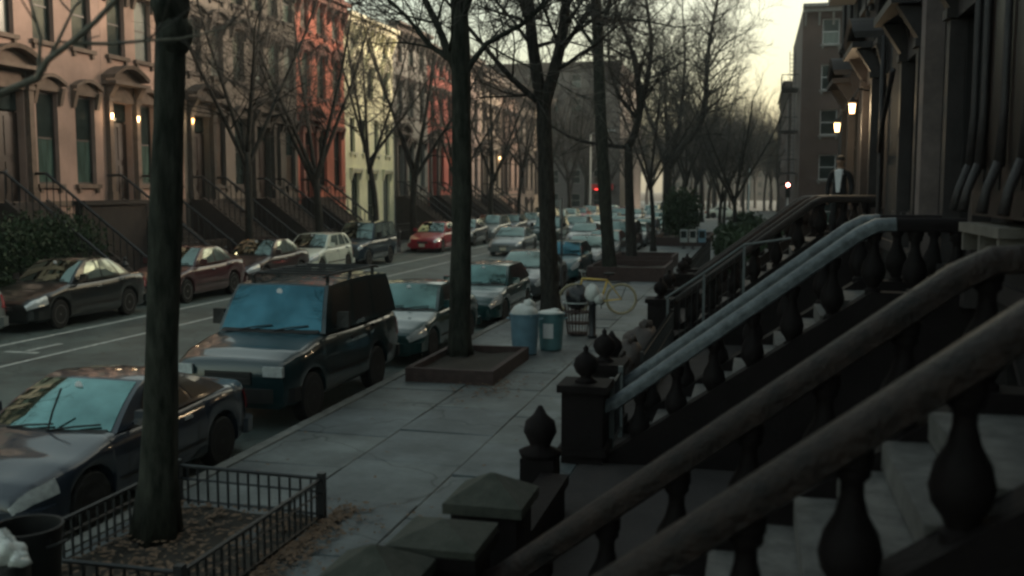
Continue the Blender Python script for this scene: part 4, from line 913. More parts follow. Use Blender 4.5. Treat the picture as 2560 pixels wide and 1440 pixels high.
def car(name, label, x, yfront, body, P, glass=None, rz=0, cat='car', group=None, detail=2, rimflip=True):
    """front faces -Y; root at the ground under the middle of the front bumper"""
    L, W = P['L'], P['W']; hw = W / 2
    root = empty(name, (x, yfront, 0), rz, label, cat, group or 'cars parked along the kerbs')
    if x < -16 and rz == 0: root.scale = (1.02, 1.04, 1.13)
    zb = P.get('zb', .2); wr = P.get('wr', .32); wf, wrr = P['wf'], P['wf'] + P['wb']; ra = wr + .05
    top = P['top']
    def ztop(y): return interp(top, y)
    nose = P.get('nose', .75)
    def wid(y):
        e = min(y, L - y); return hw * (nose + (1 - nose) * (1 - (1 - min(e / .75, 1)) ** 2.6))
    def zlow(y):
        z = zb + (.1 if y < .02 or y > L - .02 else 0)
        for c in (wf, wrr):
            if abs(y - c) < ra: z = max(z, wr + math.sqrt(ra * ra - (y - c) ** 2))
        return z
    T = [(.0, 0), (.9, 0), (.985, .1), (1.0, .35), (1.0, .62), (.975, .82), (.93, .95), (.84, 1.0), (.5, 1.0), (0, 1.0)]
    crown = P.get('crown', .035)
    def sec(y, t):
        """t in 0..9 continuous"""
        i = min(int(t), 8); f = t - i
        w = wid(y); zl = zlow(y); zt = ztop(y)
        wf_, zf = lerp(T[i][0], T[i + 1][0], f), lerp(T[i][1], T[i + 1][1], f)
        cz = crown * (1 - min(1, wf_) ** 2) if i >= 6 else 0
        return Vector((w * wf_, y, zl + (zt - zl) * zf + cz))
    ys = {0, L, .03, .08, .16, .28, .4, .55, .7, L - .03, L - .08, L - .16, L - .3, L - .45, L - .6}
    for c in (wf, wrr):
        for k in range(9): ys.add(c + ra * math.cos(math.pi * k / 8))
        ys.add(c + ra + .01); ys.add(c - ra - .01)
    k = 0
    while k < L: ys.add(k); k += .2
    ys |= {p[0] for p in top}
    ys = sorted(y for y in ys if 0 <= y <= L); ys = [y for i, y in enumerate(ys) if i == 0 or y - ys[i - 1] > .004]
    key = (P['id'], body.name, x < -10)
    if key not in CM:
        m = MB(); n = 10
        for y in ys:
            pts = [sec(y, t) for t in range(n)]
            ring = pts + [Vector((-p.x, p.y, p.z)) for p in reversed(pts[1:-1])]
            m.v += [tuple(p) for p in ring]
        rn = 2 * n - 2
        for i in range(len(ys) - 1):
            for j in range(rn):
                j2 = (j + 1) % rn
                m.f.append((i * rn + j, (i + 1) * rn + j, (i + 1) * rn + j2, i * rn + j2)); m.mi.append(0)
        m.f.append(tuple(range(rn))); m.f.append(tuple(range((len(ys) - 1) * rn, len(ys) * rn))[::-1]); m.mi += [0, 0]
        # greenhouse
        yc, yt, yr, yd = P['cowl'], P['wtop'], P['rtop'], P['deck']; zc, zr, zd = P['zc'], P['H'], P['zd']
        wbm, wtp = hw * P.get('gb', .9), hw * P.get('gt', .72)
        swb, swt = P.get('sweep', .16), P.get('sweep', .16) * .8
        def wind(u, v):
            b_ = .035 * math.sin(math.pi * v)
            return Vector((u * lerp(wbm, wtp, v), lerp(yc, yt, v) + lerp(swb, swt, v) * u * u - b_ * .3, lerp(zc, zr, v) + b_ - .035 * u * u * v))
        def rear(u, v):
            b_ = .03 * math.sin(math.pi * v)
            return Vector((u * lerp(wbm, wtp, v), lerp(yd, yr, v) - lerp(.12, .08, v) * u * u + b_ * .3, lerp(zd, zr, v) + b_ - .035 * u * u * v))
        def side(s, v, sg=1):
            a, c = wind(1, v), rear(1, v); q = a.lerp(c, s); q.x += .035 * math.sin(math.pi * s); q.z += (P.get('arc', .02)) * math.sin(math.pi * s) * v
            q.x *= sg; return q
        def roof(u, s):
            a, c = wind(u, 1), rear(u, 1); q = a.lerp(c, s); q.x += .035 * math.sin(math.pi * s) * u; q.z += (P.get('arc', .02)) * math.sin(math.pi * s) + .0
            return q
        m.grid(lambda a, b_: wind(a * 2 - 1, b_), 8, 5); m.grid(lambda a, b_: rear(1 - a * 2, b_), 8, 5)
        m.grid(lambda a, b_: side(a, b_, 1), 8, 4); m.grid(lambda a, b_: side(1 - a, b_, -1), 8, 4); m.grid(lambda a, b_: roof(a * 2 - 1, b_), 8, 8)
        dd = {'body': m.mesh('body', body, True, 42)}
        gl = glass or (M['carglg'] if x < -10 or yfront > 28 else M['cargld'])
        def patch(fn, off, nu=8, nv=4, flip=False):
            q = MB()
            if flip: q.grid(lambda a, b_: fn(1 - a, b_) + off, nu, nv)
            else: q.grid(lambda a, b_: fn(a, b_) + off, nu, nv)
            return q
        dd['windscreen'] = patch(lambda a, b_: wind(lerp(-.93, .93, a), lerp(.03, .95, b_)), Vector((0, -.008, .006))).mesh('windscreen', gl, True)
        dd['rear_window'] = patch(lambda a, b_: rear(lerp(.86, -.86, a), lerp(.1, .88, b_)), Vector((0, .008, .006))).mesh('rear_window', gl, True)
        sw = []
        for sg in (1, -1):
            for (s0, s1, s2, s3) in P['swin']:   # bottom start/end, top start/end
                q = patch(lambda a, b_, s0=s0, s1=s1, s2=s2, s3=s3, sg=sg: side(lerp(lerp(s0, s1, a), lerp(s2, s3, a), b_), lerp(.08, .88, b_), sg), Vector((sg * .008, 0, .002)), 5, 3, flip=(sg < 0))
                sw.append(q.mesh('side_window', M['carside'] if x < -10 else M['dullglass'], True))
        dd['sw'] = sw
        def bpatch(y0, y1, t0, t1, sg=1, off=.007, nu=5, nv=3):
            q = MB()
            def fn(a, b_):
                p = sec(lerp(y0, y1, a), lerp(t0, t1, b_)); p.x = (p.x + off) * sg
                if y0 < .1: p.y -= off
                if y1 > L - .1: p.y += off
                return p
            q.grid((lambda a, b_: fn(a, b_)) if sg > 0 else (lambda a, b_: fn(1 - a, b_)), nu, nv); return q
        dd['hl'] = [bpatch(P['hl'][0], P['hl'][1], P['hl'][2], P['hl'][3], s, .01).mesh('headlight', M['lamp'], True) for s in (1, -1)]
        if P.get('hlbox'): dd['hl'] = [MB().box(s * .7 - .15, s * .7 + .15, -.035, .03, .8, .94).mesh('headlight', M['lamp']) for s in (1, -1)]
        dd['tl'] = [bpatch(L - .32, L - .005, 3.7, 5.4, s, .01).mesh('tail_light', M['tail'], True) for s in (1, -1)]
        # door seams as fine dark strips, side mouldings
        seamq, mouldq = [], []
        for s in (1, -1):
            for yy in P['seams']:
                seamq.append(bpatch(yy, yy + .012, 1.9, 6.4, s, .003, 1, 8))
            mouldq.append(bpatch(wf + ra + .06, wrr - ra - .06, 2.85, 3.05, s, .012, 8, 1))
        dd['seam'] = [q.mesh('door_seam', M['trim'], True) for q in seamq]
        dd['mould'] = [q.mesh('side_moulding', M['trim'], True) for q in mouldq]
        hnd = []
        for s in (1, -1):
            for yy in P['handles']:
                q = MB(); p = sec(yy, 5.0); q.box(s * (p.x - .01), s * (p.x + .03), yy - .09, yy + .09, p.z - .015, p.z + .02) if s > 0 else q.box(-(p.x + .03), -(p.x - .01), yy - .09, yy + .09, p.z - .015, p.z + .02)
                hnd.append(q.mesh('door_handle', P.get('hm', M['chrome'])))
        dd['hnd'] = hnd
        # bumper, grille, plate, mirrors
        fw = wid(0)
        fz = zlow(0); ft = ztop(0)
        g = MB(); g.box(-fw * .42, fw * .42, -.03, .01, lerp(fz, ft, .52), lerp(fz, ft, .9))
        dd['grille'] = g.mesh('grille', M['trim'])
        g = MB()
        for i in range(3): z = lerp(lerp(fz, ft, .55), lerp(fz, ft, .86), i / 2); g.box(-fw * .4, fw * .4, -.04, -.03, z - .008, z + .008)
        dd['bars'] = g.mesh('grille_bar', M['chrome'] if not P.get('darkg') else M['frame_dark'])
        g = MB(); bz0, bz1 = P.get('bump', (.28, .46))
        N = 14; prof = []
        for i in range(N + 1):
            th = math.pi * i / N; prof.append((hw * 1.0 * math.cos(th), .32 - .4 * math.sin(th) ** .6))
        for (px, py), (qx, qy) in zip(prof, prof[1:]):
            g.hexa([(px, py, bz0), (qx, qy, bz0), (qx * .93, qy + .07, bz0), (px * .93, py + .07, bz0), (px, py, bz1), (qx, qy, bz1), (qx * .93, qy + .07, bz1), (px * .93, py + .07, bz1)])
        dd['bf'] = g.mesh('front_bumper', body if P.get('bb', True) else M['trim'])
        g = MB()
        for (px, py), (qx, qy) in zip(prof, prof[1:]):
            g.hexa([(px, L - py, bz0), (qx, L - qy, bz0), (qx * .93, L - qy - .07, bz0), (px * .93, L - py - .07, bz0), (px, L - py, bz1), (qx, L - qy, bz1), (qx * .93, L - qy - .07, bz1), (px * .93, L - py - .07, bz1)])
        dd['br'] = g.mesh('rear_bumper', body if P.get('bb', True) else M['trim'])
        g = MB(); g.box(-.16, .16, -.105, -.088, bz0 + .02, bz0 + .17); dd['plate'] = g.mesh('number_plate', M['plate'])
        mir = []
        for s in (1, -1):
            q = MB(); mx, my, mz = s * (wbm + .16), yc + .38, zc + P.get('mz', .12); hh = P.get('mh', .075)
            q.hexa([(mx - .1, my, mz - hh), (mx + .1, my, mz - hh), (mx + .09, my + .1, mz - hh), (mx - .09, my + .1, mz - hh), (mx - .09, my, mz + hh), (mx + .09, my + .02, mz + hh), (mx + .08, my + .1, mz + hh), (mx - .08, my + .1, mz + hh)])
            q.tube([(s * (wbm - .02), my + .08, zc + .04), (mx - s * .06, my + .05, mz - .03)], .02, 5)
            mir.append(q.mesh('wing_mirror', body if not P.get('darkm') else M['trim']))
        dd['mir'] = mir
        g = MB()
        for xx, ln in ((-.55 * wbm, .55), (.1 * wbm, .55)):
            a = wind(xx / wbm, .03) + Vector((0, -.04, .015)); c = wind((xx + ln) / wbm if xx + ln < wbm else .9, .12) + Vector((0, -.03, .02)); g.tube([a, a.lerp(c, .5) + Vector((0, -.015, .01)), c], .011, 4)
        a = [wind(u / 10, 0.0) + Vector((0, -.07, .012)) for u in range(-9, 10)]; a2 = [wind(u / 10, 0.05) + Vector((0, -.012, .014)) for u in range(-9, 10)]
        for i in range(len(a) - 1): g.quad(a[i], a[i + 1], a2[i + 1], a2[i])
        dd['wip'] = g.mesh('wipers', M['trim'])
        g = MB(); g.box(-hw * .8, hw * .8, .5, L - .4, zb + .02, .62); dd['under'] = g.mesh('underbody', M['trim'])
        g = MB(); g.lathe([(.005, -.006), (.05, -.004), (.05, .0)], 8, tuple(wind(.05, .8) + Vector((0, -.02, .01))), axis='y'); dd['stick'] = g.mesh('sticker', M['shirt'])
        CM[key] = dd
    dd = CM[key]
    put('body', dd['body'], root); put('windscreen', dd['windscreen'], root); put('rear_window', dd['rear_window'], root)
    for q in dd['sw']: put('side_window', q, root)
    for q in dd['hl']: put('headlight', q, root)
    for q in dd['tl']: put('tail_light', q, root)
    put('front_bumper', dd['bf'], root); put('rear_bumper', dd['br'], root)
    for q in dd['mir']: put('wing_mirror', q, root)
    put('wipers', dd['wip'], root); put('underbody', dd['under'], root)
    if detail > 1:
        gr = put('grille', dd['grille'], root); put('grille_bar', dd['bars'], gr); put('number_plate', dd['plate'], root)
        for q in dd['hnd']: put('door_handle', q, root)
        for q in dd['seam']: put('door_seam', q, root)
        for q in dd['mould']: put('side_moulding', q, root)
        put('sticker', dd['stick'], root)
    tm, rm = wheel_meshes(wr, 'rim_shaded' if x > -10 else 'rim')
    for y in (wf, wrr):
        for s in (1, -1):
            t = put('wheel', tm, root, (s * (hw - .12), y, wr), (0, 0, 0 if s > 0 else math.pi)); put('rim', rm, t)
    return root

SED = dict(id='sedan', L=4.6, W=1.8, H=1.44, zc=.94, zd=1.0, cowl=1.25, wtop=2.0, rtop=3.1, deck=3.85, wf=.9, wb=2.68, top=[(0, .58), (.05, .64), (.2, .7), (.7, .82), (1.3, .93), (2.5, .95), (3.8, 1.0), (4.4, .98), (4.55, .9), (4.6, .7)],
           swin=[(.17, .47, .1, .46), (.5, .78, .49, .8), (.81, .93, .83, .9)], seams=[1.5, 2.55, 3.45], handles=[2.35, 3.3], hl=(.0, .5, 4.2, 6.3), wr=.32)
COU = dict(SED, id='coupe', L=4.3, W=1.76, H=1.33, zc=.88, zd=.95, cowl=1.22, wtop=2.0, rtop=2.75, deck=3.7, wf=.88, wb=2.5, top=[(0, .5), (.05, .58), (.2, .66), (.7, .77), (1.25, .88), (2.4, .9), (3.6, .95), (4.1, .93), (4.25, .86), (4.3, .62)], swin=[(.17, .62, .1, .62), (.66, .86, .66, .84)], seams=[1.45, 2.8], handles=[2.6], hl=(.0, .42, 4.3, 6.0), gt=.7, wr=.31)
HAT = dict(SED, id='hatch', L=4.1, W=1.72, H=1.45, zc=.95, zd=1.0, cowl=1.1, wtop=1.75, rtop=3.4, deck=3.95, wf=.8, wb=2.5, top=[(0, .58), (.05, .66), (.2, .74), (.6, .85), (1.15, .94), (2.5, .96), (3.9, 1.0), (4.03, .9), (4.1, .6)], swin=[(.15, .42, .1, .42), (.46, .7, .46, .71), (.74, .9, .75, .92)], seams=[1.35, 2.35, 3.2], handles=[2.2, 3.1], gt=.76)
WAG = dict(SED, id='wagon', L=4.65, H=1.52, zc=.98, zd=1.02, wtop=1.95, rtop=3.95, deck=4.5, top=[(0, .6), (.05, .68), (.2, .76), (.7, .87), (1.3, .97), (2.5, .98), (4.4, 1.02), (4.55, .95), (4.65, .7)], swin=[(.13, .36, .09, .36), (.4, .62, .4, .63), (.66, .93, .67, .94)], gt=.78)
SUV = dict(id='utility', L=4.6, W=1.93, H=1.95, zc=1.23, zd=1.24, cowl=1.22, wtop=1.66, rtop=4.3, deck=4.5, wf=.78, wb=2.56, wr=.37, zb=.33, nose=.88, crown=.03, arc=.05, sweep=.1,
           hlbox=True, top=[(0, .9), (.04, .96), (.12, 1.0), (.5, 1.09), (1.25, 1.22), (2.5, 1.2), (4.4, 1.24), (4.5, 1.2), (4.6, 1.05)], swin=[(.06, .3, .05, .3), (.34, .6, .34, .6), (.64, .95, .64, .95)], seams=[1.45, 2.45, 3.35], handles=[2.3, 3.2],
           hl=(.0, .22, 4.6, 6.2), gb=.93, gt=.8, bump=(.42, .62), bb=False, darkm=True, darkg=True, mh=.12, mz=.18, hm=M['trim'])
SU2 = dict(SUV, id='crossover', hlbox=False, W=1.84, L=4.6, H=1.72, zc=1.05, zd=1.1, gt=.78, top=[(0, .75), (.04, .83), (.12, .9), (.5, .96), (1.25, 1.04), (2.5, 1.06), (4.4, 1.1), (4.5, 1.02), (4.6, .85)], zb=.28, wr=.34, wtop=1.85, deck=4.45, rtop=4.15, bb=True, nose=.8)

C_ = lambda n, c: paint(n, c)
pn = dict(navy=C_('paint_slate_navy', (.02, .028, .042)), green=C_('paint_dark_green', (.003, .02, .024)), black=C_('paint_black', (.008, .01, .011)), maroon=C_('paint_maroon', (.07, .018, .022)), brownm=C_('paint_dark_maroon', (.03, .014, .016)), white=C_('paint_white', (.85, .88, .75)),
          dblue=C_('paint_dark_blue', (.02, .035, .05)), red=C_('paint_red', (.35, .02, .035)), silver=C_('paint_silver', (.15, .17, .17)), teal=C_('paint_teal', (.02, .08, .09)), dteal=C_('paint_deep_teal', (.01, .05, .05)), grey=C_('paint_grey', (.05, .06, .065)))
coupe = car('parked_car', 'low dark coupe nearest the camera with one wiper raised upright', -7.2, 7.55, pn['navy'], COU, M['cargl'])
m = MB(); m.tube([(.1, 1.2, .9), (.1, 1.3, 1.1), (.12, 1.42, 1.32)], .012, 5); m.build('raised_wiper', M['trim'], coupe)
suv = car('utility_car', 'dark green boxy utility car with a roof rack, second along the right kerb', -7.2, 12.6, pn['green'], SUV, M['carglb'])
m = MB()
for s in (1, -1):
    m.tube([(s * .62, 1.9, 2.03), (s * .64, 2.1, 2.065), (s * .64, 4.0, 2.065), (s * .62, 4.2, 2.03)], .022, 6)
    for y in (2.0, 2.9, 3.9): m.box(s * .64 - .02, s * .64 + .02, y - .03, y + .03, 1.93, 2.06)
for y in (2.1, 2.55, 3.0, 3.5, 3.95): m.tube([(-.64, y, 2.07), (.64, y, 2.07)], .018, 6)
m.build('roof_rack', M['trim'], suv)
car('parked_car', 'pale teal tinted sedan directly behind the dark utility car', -7.1, 18.0, pn['dteal'], SED)
car('parked_car', 'dark green hatchback partly behind the forked tree', -6.95, 23.6, pn['dteal'], HAT)
car('parked_car', 'dull grey sedan behind the dark green hatchback', -7.1, 29.4, pn['grey'], SED)
car('parked_car', 'teal blue hatchback seen between the forked tree and the slim tree', -7.1, 35.6, pn['teal'], HAT, M['carglb'])
car('parked_car', 'dark blue sedan behind the slim straight tree', -7.1, 40.8, pn['dblue'], SED)
car('utility_car', 'dark crossover with light windscreen next to the V shaped tree', -7.1, 52.5, pn['brownm'], SU2)
rr = random.Random(3)
kinds = [SED, HAT, WAG, SU2]; kn = ['sedan', 'hatchback', 'estate car', 'crossover']
cols = [('grey', 'grey'), ('dark blue', 'dblue'), ('silver', 'silver'), ('black', 'black'), ('white', 'white'), ('teal', 'teal'), ('red', 'red'), ('maroon', 'maroon')]
ordn = ['nearest', 'next', 'third', 'fourth', 'fifth', 'sixth', 'seventh', 'eighth', 'ninth', 'tenth']
y = 46.4; i = 0
for y, k, c in ((46.5, 1, 'grey'), (58.2, 0, 'silver'), (64.0, 2, 'dblue'), (70.2, 1, 'white'), (76, 3, 'grey'), (82, 0, 'silver'), (88.3, 2, 'teal'), (94.5, 0, 'white'), (101, 3, 'black'), (107.5, 1, 'silver')):
    car('parked_car', '%s %s, %s of the distant cars along the right kerb' % (dict((b_, a) for a, b_ in cols)[c], kn[k], ordn[i]), -7.1, y, pn[c], kinds[k], detail=1); i += 1
# left kerb
car('parked_car', 'silver car cut off by the left edge with a red tail light', -17.5, 14.7, pn['silver'], WAG)
car('parked_car', 'black sedan with pale side windows at the left behind the bike lane', -17.45, 20.15, pn['black'], SED)
car('parked_car', 'maroon sedan half hidden behind the nearest tree trunk', -17.5, 25.9, pn['maroon'], SED)
car('parked_car', 'dark brown red sedan between the maroon sedan and the white one', -17.5, 30.9, pn['brownm'], SED)
car('parked_car', 'white sedan parked on the left between two dark cars', -17.5, 35.8, pn['white'], HAT)
car('utility_car', 'dark blue grey crossover behind the white car on the left', -17.5, 40.6, pn['dblue'], SU2)
car('parked_car', 'red sedan left of the straight tree with its front to the camera', -17.5, 51.3, pn['red'], SED)
i = 0
for y, k, c in ((57.6, 0, 'dblue'), (63.5, 2, 'silver'), (69.5, 1, 'dblue'), (75.4, 0, 'silver'), (81.2, 3, 'grey'), (87, 0, 'white'), (93, 1, 'white'), (99, 0, 'red'), (105, 2, 'silver'), (110.5, 1, 'white')):
    car('parked_car', '%s %s, %s of the distant cars along the left kerb' % (dict((b_, a) for a, b_ in cols)[c], kn[k], ordn[i]), -17.5, y, pn[c], kinds[k], detail=1); i += 1
car('moving_car', 'silver car driving towards the camera in the middle of the street', -12.6, 49.8, pn['silver'], SED, group='cars driving along the street')
car('moving_car', 'dark green van like car driving behind the silver one', -12.7, 60.0, pn['dteal'], SU2, group='cars driving along the street')
car('moving_car', 'white car driving far down the street near the crossing', -11.5, 112.0, pn['white'], SU2, detail=1, group='cars driving along the street')
for x, y, k, c, lb in ((-12.4, 68.5, 2, 'grey', 'grey estate car following the dark green one down the street'), (-12.6, 76.5, 0, 'white', 'white sedan in the middle of the moving queue'), (-12.3, 84.5, 1, 'silver', 'silver hatchback behind the white moving sedan'), (-12.6, 93, 3, 'red', 'red crossover far along the moving queue'), (-12.3, 102, 0, 'silver', 'last silver sedan of the moving queue before the crossing'),
        (-9.9, 57.0, 0, 'grey', 'grey sedan double parked beside the right kerb cars'), (-9.8, 73.0, 1, 'white', 'white hatchback double parked far along the right side'), (-9.8, 98.0, 2, 'dblue', 'dark blue estate car double parked near the far crossing')):
    car('moving_car', lb, x, y, pn[c], kinds[k], detail=1, group='cars driving along the street')
for i, (x, c, k, w_) in enumerate(((-30, 'white', 0, 'left most'), (-23, 'silver', 1, 'second'), (-15, 'white', 2, 'middle'), (-8.2, 'silver', 3, 'fourth'), (-1.5, 'white', 0, 'right most'))):
    car('moving_car', '%s %s crossing at the far junction, %s of the row' % (c, kn[k], w_), x, 124.5, pn[c], kinds[k], rz=L90, detail=1, group='cars on the far cross street')

# ------------------------------------------------------------------ trash cans
def trash_can(label, x, y, h, r0, mt, bag=None, bagmat=None, dome=.16, seed=1, lean=0):
    r = empty('trash_can', (x, y, .165), 0, label, 'trash can')
    m = MB(); m.lathe([(r0 * .82, 0), (r0 * .84, .03), (r0, h * .97), (r0 * 1.06, h * .97), (r0 * 1.06, h), (r0 * .98, h), (r0 * .96, h * .8)], 24); m.build('can_body', mt, r, smooth=True, angle=40)
    for s in (-1, 1):
        q = MB(); q.tube([(s * r0 * .98, -.09, h * .86), (s * (r0 + .06), -.05, h * .88), (s * (r0 + .06), .05, h * .88), (s * r0 * .98, .09, h * .86)], .013, 5); q.build('handle', mt, r)
    if bag:
        q = MB(); q.blob((0, 0, h), (r0 * .97, r0 * .97, dome), seed, .12); q.blob((r0 * .3, 0, h + dome * .8), (r0 * .4, r0 * .4, dome * .6), seed + 1, .2)
        bo = q.build('trash_bag', bagmat or M['bag'], None, smooth=True); bo.location = r.location
        tag(bo, bag, 'trash bag')
    return r
trash_can('blue grey trash can heaped with a white bag, left of the pair', -4.42, 19.2, .8, .29, M['bin'], 'heaped white bag bulging out of the left trash can', dome=.2, seed=4)
tc2 = trash_can('teal trash can with a white sticker, right of the pair', -4.02, 19.85, .74, .27, M['bin2'], 'flat white bag lining the right trash can', dome=.07, seed=7)
m = MB(); m.grid(lambda u, v: (.262 * math.cos(-2.0 + u * .8) * 1.03, .262 * math.sin(-2.0 + u * .8) * 1.03, .25 + v * .3), 6, 2); m.build('sticker', M['shirt'], tc2)
trash_can('large dark trash can with a wide rim at the lower left corner', -5.08, 6.0, .82, .24, M['trim'])
m = MB(); m.blob((0, 0, 0), (.11, .11, .1), 9, .3, 20, 12); m.blob((.12, -.03, -.03), (.07, .06, .05), 10, .4, 16, 10); m.blob((-.05, .03, .08), (.05, .05, .06), 12, .4); bo = m.build('trash_bag', M['bag'], smooth=True); bo.location = (-4.93, 5.62, .93)
tag(bo, 'crumpled white bag slumped at the rim of the corner trash can', 'trash bag')
m = MB(); m.lathe([(.13, 0), (.15, .4), (.15, .72), (.14, .74)], 16); bo = m.build('crate_bin', M['trim'], smooth=True, angle=40); bo.location = (-4.93, 5.62, .13); tag(bo, 'small black bin carrying the crumpled white bag in the lower left corner', 'bin')
# wire litter basket with black bag
r = empty('litter_basket', (-3.85, 22.0, .165), 0, 'brownish wire litter basket under a black bag near the bicycle', 'litter basket')
m = MB()
for k in range(20):
    a = k * math.pi / 10; m.tube([(.22 * math.cos(a), .22 * math.sin(a), 0), (.31 * math.cos(a), .31 * math.sin(a), .72)], .008, 4)
for z, q in ((.02, .22), (.25, .255), (.5, .285)): m.lathe([(q, z), (q + .01, z + .015), (q, z + .03)], 20)
m.build('wire_body', M['timber'], r)
m = MB(); m.tube([(.32 * math.cos(k * math.pi / 10), .32 * math.sin(k * math.pi / 10), .73) for k in range(21)], .018, 6); m.build('rim', M['galv'], r)
m = MB(); m.blob((0, 0, .82), (.27, .27, .27), 21, .18); bo = m.build('trash_bag', M['blackbag'], None, smooth=True); bo.location = (-3.85, 22.0, .165); tag(bo, 'shiny black bag in the wire basket before the front bicycle wheel', 'trash bag')
# post with white bag
r = empty('bollard', (-3.45, 21.6, .165), 0, 'short dark post standing under the hanging white bag', 'bollard')
m = MB(); m.lathe([(.11, 0), (.11, .06), (.08, .08), (.08, .7), (.1, .72), (.1, .78), (.05, .84), (.01, .86)], 12); m.build('shaft', M['iron'], r, smooth=True)
m = MB(); m.blob((0, 0, .98), (.17, .14, .2), 25, .15); m.blob((.13, 0, .86), (.12, .11, .13), 26, .15); bo = m.build('trash_bag', M['bag'], None, smooth=True); bo.location = (-3.45, 21.6, .165); tag(bo, 'white plastic bag slumped on top of the dark post by the bicycle', 'trash bag')
# brown bags
for i, (x, y, s) in enumerate(((-2.08, 17.2, 1.0), (-2.0, 18.3, 1.15), (-2.02, 19.4, .95), (-2.15, 16.4, .8))):
    m = MB(); m.blob((0, 0, .3), (.3, .3, .36), 40 + i, .14); m.blob((.04, 0, .68), (.08, .08, .09), 50 + i, .25)
    o = m.build('trash_bag', M['brownbag'], smooth=True); o.location = (x, y, .14); o.scale = (s, s, s); tag(o, ['full brown bag at the front of the pile below the blue handrail', 'largest brown bag in the middle of the pile', 'brown bag leaning on the pale railing post', 'smallest brown bag nearest the newel posts'][i], 'trash bag', 'brown trash bags by the stoop')

# ------------------------------------------------------------------ bicycle (faces left)
def bicycle(x, y, rz):
    r = empty('bicycle', (x, y, .165), rz,  'yellow framed bicycle standing across the pavement', 'bicycle')
    R_ = .34; A, B_ = (-.55, R_), (.55, R_)
    for (cx, cz), nm in ((A, 'front_wheel'), (B_, 'rear_wheel')):
        m = MB(); m.tube([(cx + R_ * math.cos(t * math.pi / 14), 0, cz + R_ * math.sin(t * math.pi / 14)) for t in range(29)], .03, 6, cap=False); w_ = m.build(nm, M['bikeyel'] if False else mat('tyre_wall', (.34, .31, .2), .7, .2, 9), r, smooth=True)
        q = MB()
        for k in range(16): a = k * math.pi / 8; q.tube([(cx, 0.02 * (-1) ** k, cz), (cx + R_ * .96 * math.cos(a), 0, cz + R_ * .96 * math.sin(a))], .0025, 3)
        q.lathe([(.02, -.04), (.02, .04)], 8, (cx, 0, cz), axis='y'); q.build('spokes', M['galv'], w_)
    bb = (.08, .29); st = (.22, .78); hd = (-.36, .82); hb = (-.4, .66)
    v = lambda p, y=0: (p[0], y, p[1])
    m = MB(); m.tube([v(bb), v(st)], .025, 8); m.tube([v(st), v(hd)], .025, 8); m.tube([v(bb), v(hb)], .027, 8); m.tube([v(hd), v(hb)], .022, 8)
    for s in (-.05, .05): m.tube([v(bb, s * .6), v(B_, s)], .011, 6); m.tube([v(st, s * .5), v(B_, s)], .011, 6)
    m.build('frame', M['bikeyel'], r, smooth=True)
    m = MB()
    for s in (-.05, .05): m.tube([v(hb, s), (-.5, s, .5), v(A, s)], .013, 6)
    m.build('fork', M['bikeyel'], r, smooth=True)
    m = MB(); m.tube([v(hd), (-.38, 0, .98)], .014, 6); m.tube([(-.3, -.26, 1.0), (-.42, -.2, 1.0), (-.42, .2, 1.0), (-.3, .26, 1.0)], .013, 6); m.build('handlebar', M['galv'], r, smooth=True)
    m = MB(); m.tube([v(st), (.25, 0, .9)], .014, 6); m.blob((.27, 0, .93), (.14, .07, .035), 3, .05); m.build('saddle', M['trim'], r, smooth=True)
    m = MB(); m.lathe([(.09, -.03), (.09, -.02)], 16, (bb[0], 0, bb[1]), axis='y'); m.box(bb[0] - .01, bb[0] + .01, -.06, -.04, bb[1] - .17, bb[1]); m.box(bb[0] - .01, bb[0] + .01, .04, .06, bb[1], bb[1] + .17); m.build('crank', M['trim'], r)
    r.scale = (1.13, 1.13, 1.13)
    m = MB(); m.tube([(.3, -.07, .72), (.75, -.07, .74), (.75, .07, .74), (.3, .07, .72)], .01, 5); m.tube([(.7, 0, .73), (.56, .06, .36)], .008, 4); m.build('luggage_rack', M['iron'], r)
bk = bicycle(-4.0, 25.9, R(14))

# ------------------------------------------------------------------ poles, lights
def pole(label, x, y, h, rad=.04, mt=None, head=None, cat='pole', name='sign_pole'):
    r = empty(name, (x, y, .15), 0, label, cat)
    m = MB(); m.lathe([(rad * 1.6, 0), (rad * 1.6, .1), (rad, .14), (rad * .85, h)], 10); m.build('shaft', mt or M['iron'], r, smooth=True)
    if head: head(r, h)
    return r
def sign_head(r, h):
    m = MB(); m.box(-.02, .0, -.2, .2, h - .65, h - .05); m.build('sign_plate', M['galv'], r)
def sig_head(col, yoff=0):
    def f(r, h):
        m = MB(); m.box(-.15, .15, -.12, .12, h - .75, h + .25); m.build('signal_housing', M['trim'], r)
        g = MB(); g.lathe([(.11, -.15), (.1, -.125)], 12, (0, 0, h + .08), axis='y'); g.build('red_lens', M['redsig'], r)
        for k in (1, 2):
            g = MB(); g.lathe([(.1, -.14), (.1, -.125)], 12, (0, 0, h + .08 - .3 * k), axis='y'); g.build('dark_lens', M['glass'], r)
    return f
pole('thin dark parking sign pole right of the forked tree', -5.85, 30.5, 3.0, .035, head=sign_head)
def lamp_arm(r, h):
    m = MB(); m.tube([(0, 0, h), (1.0, 0, h + .4), (2.2, 0, h + .45)], .05, 6); m.build('arm', M['galv'], r)
    m = MB(); m.blob((2.4, 0, h + .42), (.35, .15, .09), 2, .0); m.build('lamp_head', M['galv'], r, smooth=True)
pole('tall pale street lamp pole on the left near the far corner', -17.9, 110, 9.3, .1, mat('pale_pole', (.5, .5, .45), .5, .15, 4), lamp_arm, 'street lamp', 'street_lamp')
pole('pale lamp pole on the right pavement far down the street', -5.2 + 4.4, 108, 5.6, .09, mat('pale_pole2', (.4, .45, .42), .5, .15, 4), None, 'pole', 'lamp_pole')
